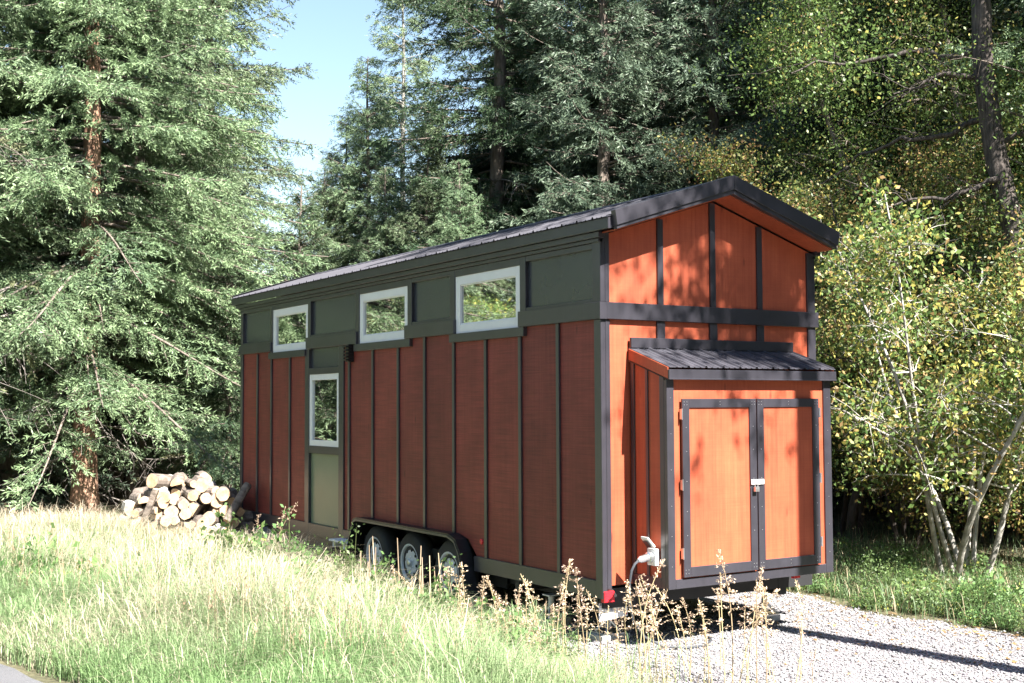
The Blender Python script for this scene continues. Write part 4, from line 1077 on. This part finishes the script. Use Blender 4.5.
# ------------------------------------------------------------ leafy weeds
def weed_mesh(seed, H, Rr, n, leaf, cols, wts):
    rng = np.random.default_rng(seed); k = max(6, n // 30); a = rng.uniform(0, 6.28, k); r = Rr * np.sqrt(rng.random(k)); 
    tips = []; segs = []
    for i in range(k):
        hh_ = H * rng.uniform(.4, 1) * (1 - .4 * r[i] / Rr); t = np.linspace(0, 1, 5)
        P = np.stack([r[i] * np.cos(a[i]) * (.25 + .75 * t), r[i] * np.sin(a[i]) * (.25 + .75 * t), hh_ * t], 1); segs.append((P, np.linspace(.004, .002, 5)))
        for q in (.35, .55, .75, .95, 1.0): tips.append(np.array([np.interp(q, t, P[:, j]) for j in range(3)]))
    tips = np.array(tips); v, f, c = leaf_cloud(tips, max(2, n // len(tips)), leaf * .9, leaf, rng, cols, wts)
    sv, sf = tubes_np(segs, 4)
    return np_mesh('foliage', v, f, M['leaves'], c), np_mesh('stems', sv, sf, M['grass'], np.tile([.16, .2, .08], (len(sv), 1)))
WG = [(.12, .2, .07), (.17, .27, .09), (.08, .14, .05), (.36, .38, .1)]
wk = [weed_mesh(300, .55, .42, 900, .05, WG, [.4, .4, .17, .03]), weed_mesh(301, .40, .4, 700, .065, WG, [.35, .45, .1, .1]), weed_mesh(302, .75, .35, 1100, .04, WG, [.4, .35, .25, 0]), weed_mesh(303, .26, .35, 500, .05, WG, [.3, .4, .2, .1])]
def weed(i, px, D, label, s=1, group=None):
    x, y = polar(px, D); o = empty('leafy_weed', (x, y, float(hgt(x, y)) - .01), random.uniform(0, 6)); o.scale = (s,) * 3
    mobj('foliage', wk[i][0], o); mobj('stems', wk[i][1], o); tag(o, label, 'weed', group)
weed(0, 272, 13.0, 'bright green leafy weed in the grass below the side door', 1.0)
weed(1, 255, 12.2, 'broad leaved weed in the grass left of the one below the side door', .9)
weed(1, 62, 11.2, 'broad leaved weed in the meadow near the lower left corner', .8)
weed(3, 150, 9.9, 'low weed beside the asphalt edge', .8)
for i_, (k_, px_, D_, s_) in enumerate(((0, 235, 13.4, 1), (2, 292, 12.6, .8), (1, 45, 12.0, .9), (0, 30, 10.8, .7), (1, 88, 10.6, .8), (2, 205, 10.8, .6), (3, 330, 10.2, .9), (2, 388, 10.2, .65), (0, 300, 11.4, .8), (2, 440, 9.5, .7), (3, 420, 8.9, .9), (0, 505, 9.0, .6), (2, 350, 12.0, .7), (3, 250, 9.6, .8), (1, 180, 12.4, .7))):
    s_ *= 1.35
    weed(k_, px_, D_, 'leafy green weed growing up through the tall meadow grass', s_, 'leafy weeds scattered in the meadow')
for o_ in [o for o in bpy.data.objects if o.get('group') == 'leafy weeds scattered in the meadow']: o_.scale = (o_.scale[0] * 1.1, o_.scale[0] * 1.1, o_.scale[2] * 1.45)
weed(2, 512, 9.6, 'feathery green weed at the gravel edge by the near wheel', .75)
weed(2, 548, 9.3, 'feathery green weed at the gravel edge below the trim corner', .7)
weed(0, 320, 12.4, 'green weed between the side door and the wheels', .8)
weed(3, 655, 8.5, 'bright green tuft among the stalks below the power inlet', .6)
# undergrowth on the right side of the drive
cnt = 0
rw = np.random.default_rng(9)
for i in range(115):
    y = rw.uniform(-5.5, 4.5); x = float(gx1(np.array(y))) + rw.exponential(1.1) + .12
    if x > 7.5: continue
    big = rw.random() < .4
    k = int(rw.choice([0, 1, 2, 3], p=[.25, .25, .15, .35])); s_ = rw.uniform(.55, 1.0) * (.65 if x - float(gx1(np.array(y))) < .5 else 1)
    o = empty('leafy_weed', (x, y, float(hgt(x, y)) - .01), rw.uniform(0, 6)); o.scale = (s_,) * 3
    mobj('foliage', wk[k][0], o); mobj('stems', wk[k][1], o); tag(o, 'green leafy weed in the undergrowth along the right side of the gravel', 'weed', 'undergrowth weeds right of the gravel')
a, b = field(60000, 2.9, 10, -7, 9); k = (a > gx1(b) + .05 + rngg.exponential(.12, len(a))) & (rngg.random(len(a)) < np.clip(1.25 - .22 * (a - 3.2), .12, 1)); a, b = a[k], b[k]
g = np.where((rngg.random(len(a)) < .22)[:, None], np.array([.38, .31, .2]), np.array([.13, .19, .09])) * rngg.uniform(.7, 1.25, (len(a), 1))
blades(a, b, rngg.uniform(.08, .32, len(a)), rngg.uniform(.005, .009, len(a)), rngg.uniform(.2, .9, len(a)), g, 'undergrowth_grass', M['grass'], 'grass of the undergrowth right of the gravel', 'grass')
# fallen leaves and needles under the trees
n = 26000; a, b = field(n, -10, 14, -6, 30); k = ~((a < gx1(b) - .15) & (b < 11.5)) ; k &= ~((a < 3) & (b < 16)); a, b = a[k], b[k]; n = len(a)
p = np.stack([a, b, hgt(a, b) + .012], 1); d = unit(np.stack([rngg.normal(size=n), rngg.normal(size=n), rngg.normal(size=n) * .2], 1))
v, f = kites(p, d, rngg.uniform(.04, .09, n), rngg.uniform(.012, .03, n), rngg, np.stack([rngg.normal(size=n)*.3, rngg.normal(size=n)*.3, np.ones(n)], 1))
tag(mobj('leaf_litter', np_mesh('leaf_litter', v, f, M['leaves'], tint4(np.array([.26, .19, .1]) * rngg.uniform(.5, 1.6, (n, 1))))), 'fallen leaves and twigs on the forest floor', 'leaf litter', kind='stuff')

n = 900; b = rngg.uniform(-4.5, 2.5, n); a = gx1(b) - rngg.exponential(.7, n); k = a > gx0(b); a, b = a[k], b[k]; n = len(a)
pz = np.stack([a, b, hgt(a, b) + .022], 1); d = unit(np.stack([rngg.normal(size=n), rngg.normal(size=n), rngg.normal(size=n) * .25], 1))
v, f = kites(pz, d, rngg.uniform(.02, .06, n), rngg.uniform(.008, .02, n), rngg, np.stack([rngg.normal(size=n)*.3, rngg.normal(size=n)*.3, np.ones(n)], 1))
tag(mobj('fallen_leaves', np_mesh('fallen_leaves', v, f, M['leaves'], tint4(np.array([.34, .22, .1]) * rngg.uniform(.4, 1.5, (n, 1))))), 'dry leaves blown over the gravel', 'leaf litter', kind='stuff')
# loose stones on the gravel sheet
n = 60000; b = rngg.uniform(-4.2, 3.5, n); a = gx0(b) + (gx1(b) - gx0(b)) * rngg.random(n) + rngg.normal(0, .06, n)
k = ~((a > -.2) & (a < 2.7) & (b > 1.2)); a, b = a[k], b[k]; n = len(a); r = rngg.gamma(3.4, .0024, n).clip(.004, .02)
octa = np.array([[1,0,0],[0,1,0],[-1,0,0],[0,-1,0],[0,0,.75],[0,0,-.75]], float); of = np.array([[0,1,4],[1,2,4],[2,3,4],[3,0,4],[1,0,5],[2,1,5],[3,2,5],[0,3,5]])
V = octa[None] * r[:, None, None] * rngg.uniform(.6, 1.35, (n, 6, 1)); th = rngg.uniform(0, 6.28, n); co, si = np.cos(th)[:, None], np.sin(th)[:, None]
V = np.stack([V[..., 0] * co - V[..., 1] * si, V[..., 0] * si + V[..., 1] * co, V[..., 2] * .8], -1) + np.stack([a, b, hgt(a, b) + .012 + r * .35], 1)[:, None]
F = (np.arange(n)[:, None, None] * 6 + of[None]).reshape(-1, 3)
def m_stone():
    m = NT('loose_stone'); at = m.n('Attribute'); at.attribute_name = 'tint'; return m.set(Base_Color=at.outputs['Color'], Roughness=.85)
tt = rngg.uniform(.12, .38, (n, 1)) * np.array([1, .97, 1.01]) * (1 + rngg.normal(0, .03, (n, 3)))
tag(mobj('gravel_stones', np_mesh('gravel_stones', V.reshape(-1, 3), F, m_stone(), np.repeat(np.clip(tt, .05, .8), 6, axis=0))), 'loose pale crushed stones on the gravel drive', 'gravel', kind='stuff')

# ------------------------------------------------------------ log pile
def m_cut():
    m = NT('cut_log_face'); n1 = m.noise(14, 5, .6); n2 = m.noise(3, 3)
    return m.set(Base_Color=m.mix(.5, m.ramp(n1, [(.3, (.3, .19, .11)), (.7, (.56, .4, .26))]), m.ramp(n2, [(.3, (.8, .75, .7)), (.7, (1.15, 1.1, 1.05))]), 'MULTIPLY'), Roughness=.8)
M['cut'] = m_cut()
px0, py0 = polar(172, 17.6); va = math.atan2(px0 - CAM[0], py0 - CAM[1])      # direction from the camera to the pile
fw = np.array([math.sin(va), math.cos(va)]); rt = np.array([math.cos(va), -math.sin(va)])
rl = np.random.default_rng(44)
def log(u, h, dpth, r, L, yaw, tilt, label=None, group='cut logs heaped in the pile'):
    m = MB(); n = 14; irr = [1 + rl.uniform(-.1, .1) for _ in range(n)]; split = rl.random() < .3
    rings = [(-L/2, .93), (-L/2 + .01, 1), (0, 1.0), (L/2 - .01, .98), (L/2, .92)]
    vs = []
    for a, k in rings:
        for j in range(n):
            t = 2 * math.pi * j / n; rr = r * k * irr[j]
            zz = rr * math.sin(t); zz = max(zz, -.15 * r) if split else zz
            vs.append((rr * math.cos(t), a, zz))
    fs = [(i*n + j, i*n + (j+1) % n, (i+1)*n + (j+1) % n, (i+1)*n + j) for i in range(4) for j in range(n)]
    m.cm = 0; m.add(vs, fs); m.cm = 1; m.f += [tuple(range(n)), tuple(4*n + j for j in range(n))]; m.m += [1, 1]
    o = m.build('log', None, mats=[M['bark_pale'] if rl.random() < .25 else M['bark'], M['cut']], smooth=False)
    x, y = px0 + rt[0] * u + fw[0] * dpth, py0 + rt[1] * u + fw[1] * dpth
    o.location = (x, y, float(hgt(x, y)) + h); o.rotation_euler = (tilt, rl.uniform(0, 6.28), -va + yaw)
    tag(o, label or 'short cut log lying in the pile with its pale end towards the field', 'log', group)
for layer in range(2):
    for row in range(8):
        z = .08 + row * .13; half_l = 1.15 - .05 * row; 
        u = -1.3 + .07 * (row % 2) + layer * .1; cnt_l = 0
        while u < .98:
            top = np.interp(u, [-1.4, -.85, -.55, -.3, .0, .4, .7, .85, 1.05], [.22, .36, .58, .88, 1.06, 1.0, .92, .72, .4]) + layer * .05
            r = rl.uniform(.05, .105)
            if z < top:
                cnt_l += 1
                log(u + rl.uniform(-.03, .03), z + rl.uniform(-.03, .03), layer * .42 + rl.uniform(-.09, .09) + row * .03, r, rl.uniform(.34, .42), rl.uniform(-.35, .35) * (1 if rl.random() < .85 else 3), rl.uniform(-.18, .18),
                    (ORD[cnt_l - 1] + ' log from the left in the ' + ('lowest', 'second lowest', 'third lowest', 'fourth lowest', 'fifth', 'sixth', 'seventh', 'topmost')[row] + (' front' if layer == 0 else ' back') + ' row of the log pile'))
            u += r * 1.75 + .02
for i in range(44):     # loose logs fallen to the front and the left
    u = rl.uniform(-1.35, .9); log(u, rl.uniform(.07, .3) if i % 2 else .1, rl.uniform(-1.7, -.3), rl.uniform(.05, .095), rl.uniform(.28, .38), rl.uniform(-1.5, 1.5), rl.uniform(-.2, .5), 'short cut log tumbled in front of the pile', 'logs tumbled before the pile')
log(.9, .72, -.12, .06, .62, 1.2, 1.25, 'grey bark covered log leaning upright at the right end of the pile', None)
log(-.28, .72, -.25, .055, .5, .9, 1.2, 'grey bark covered log leaning upright in the middle of the pile', None)
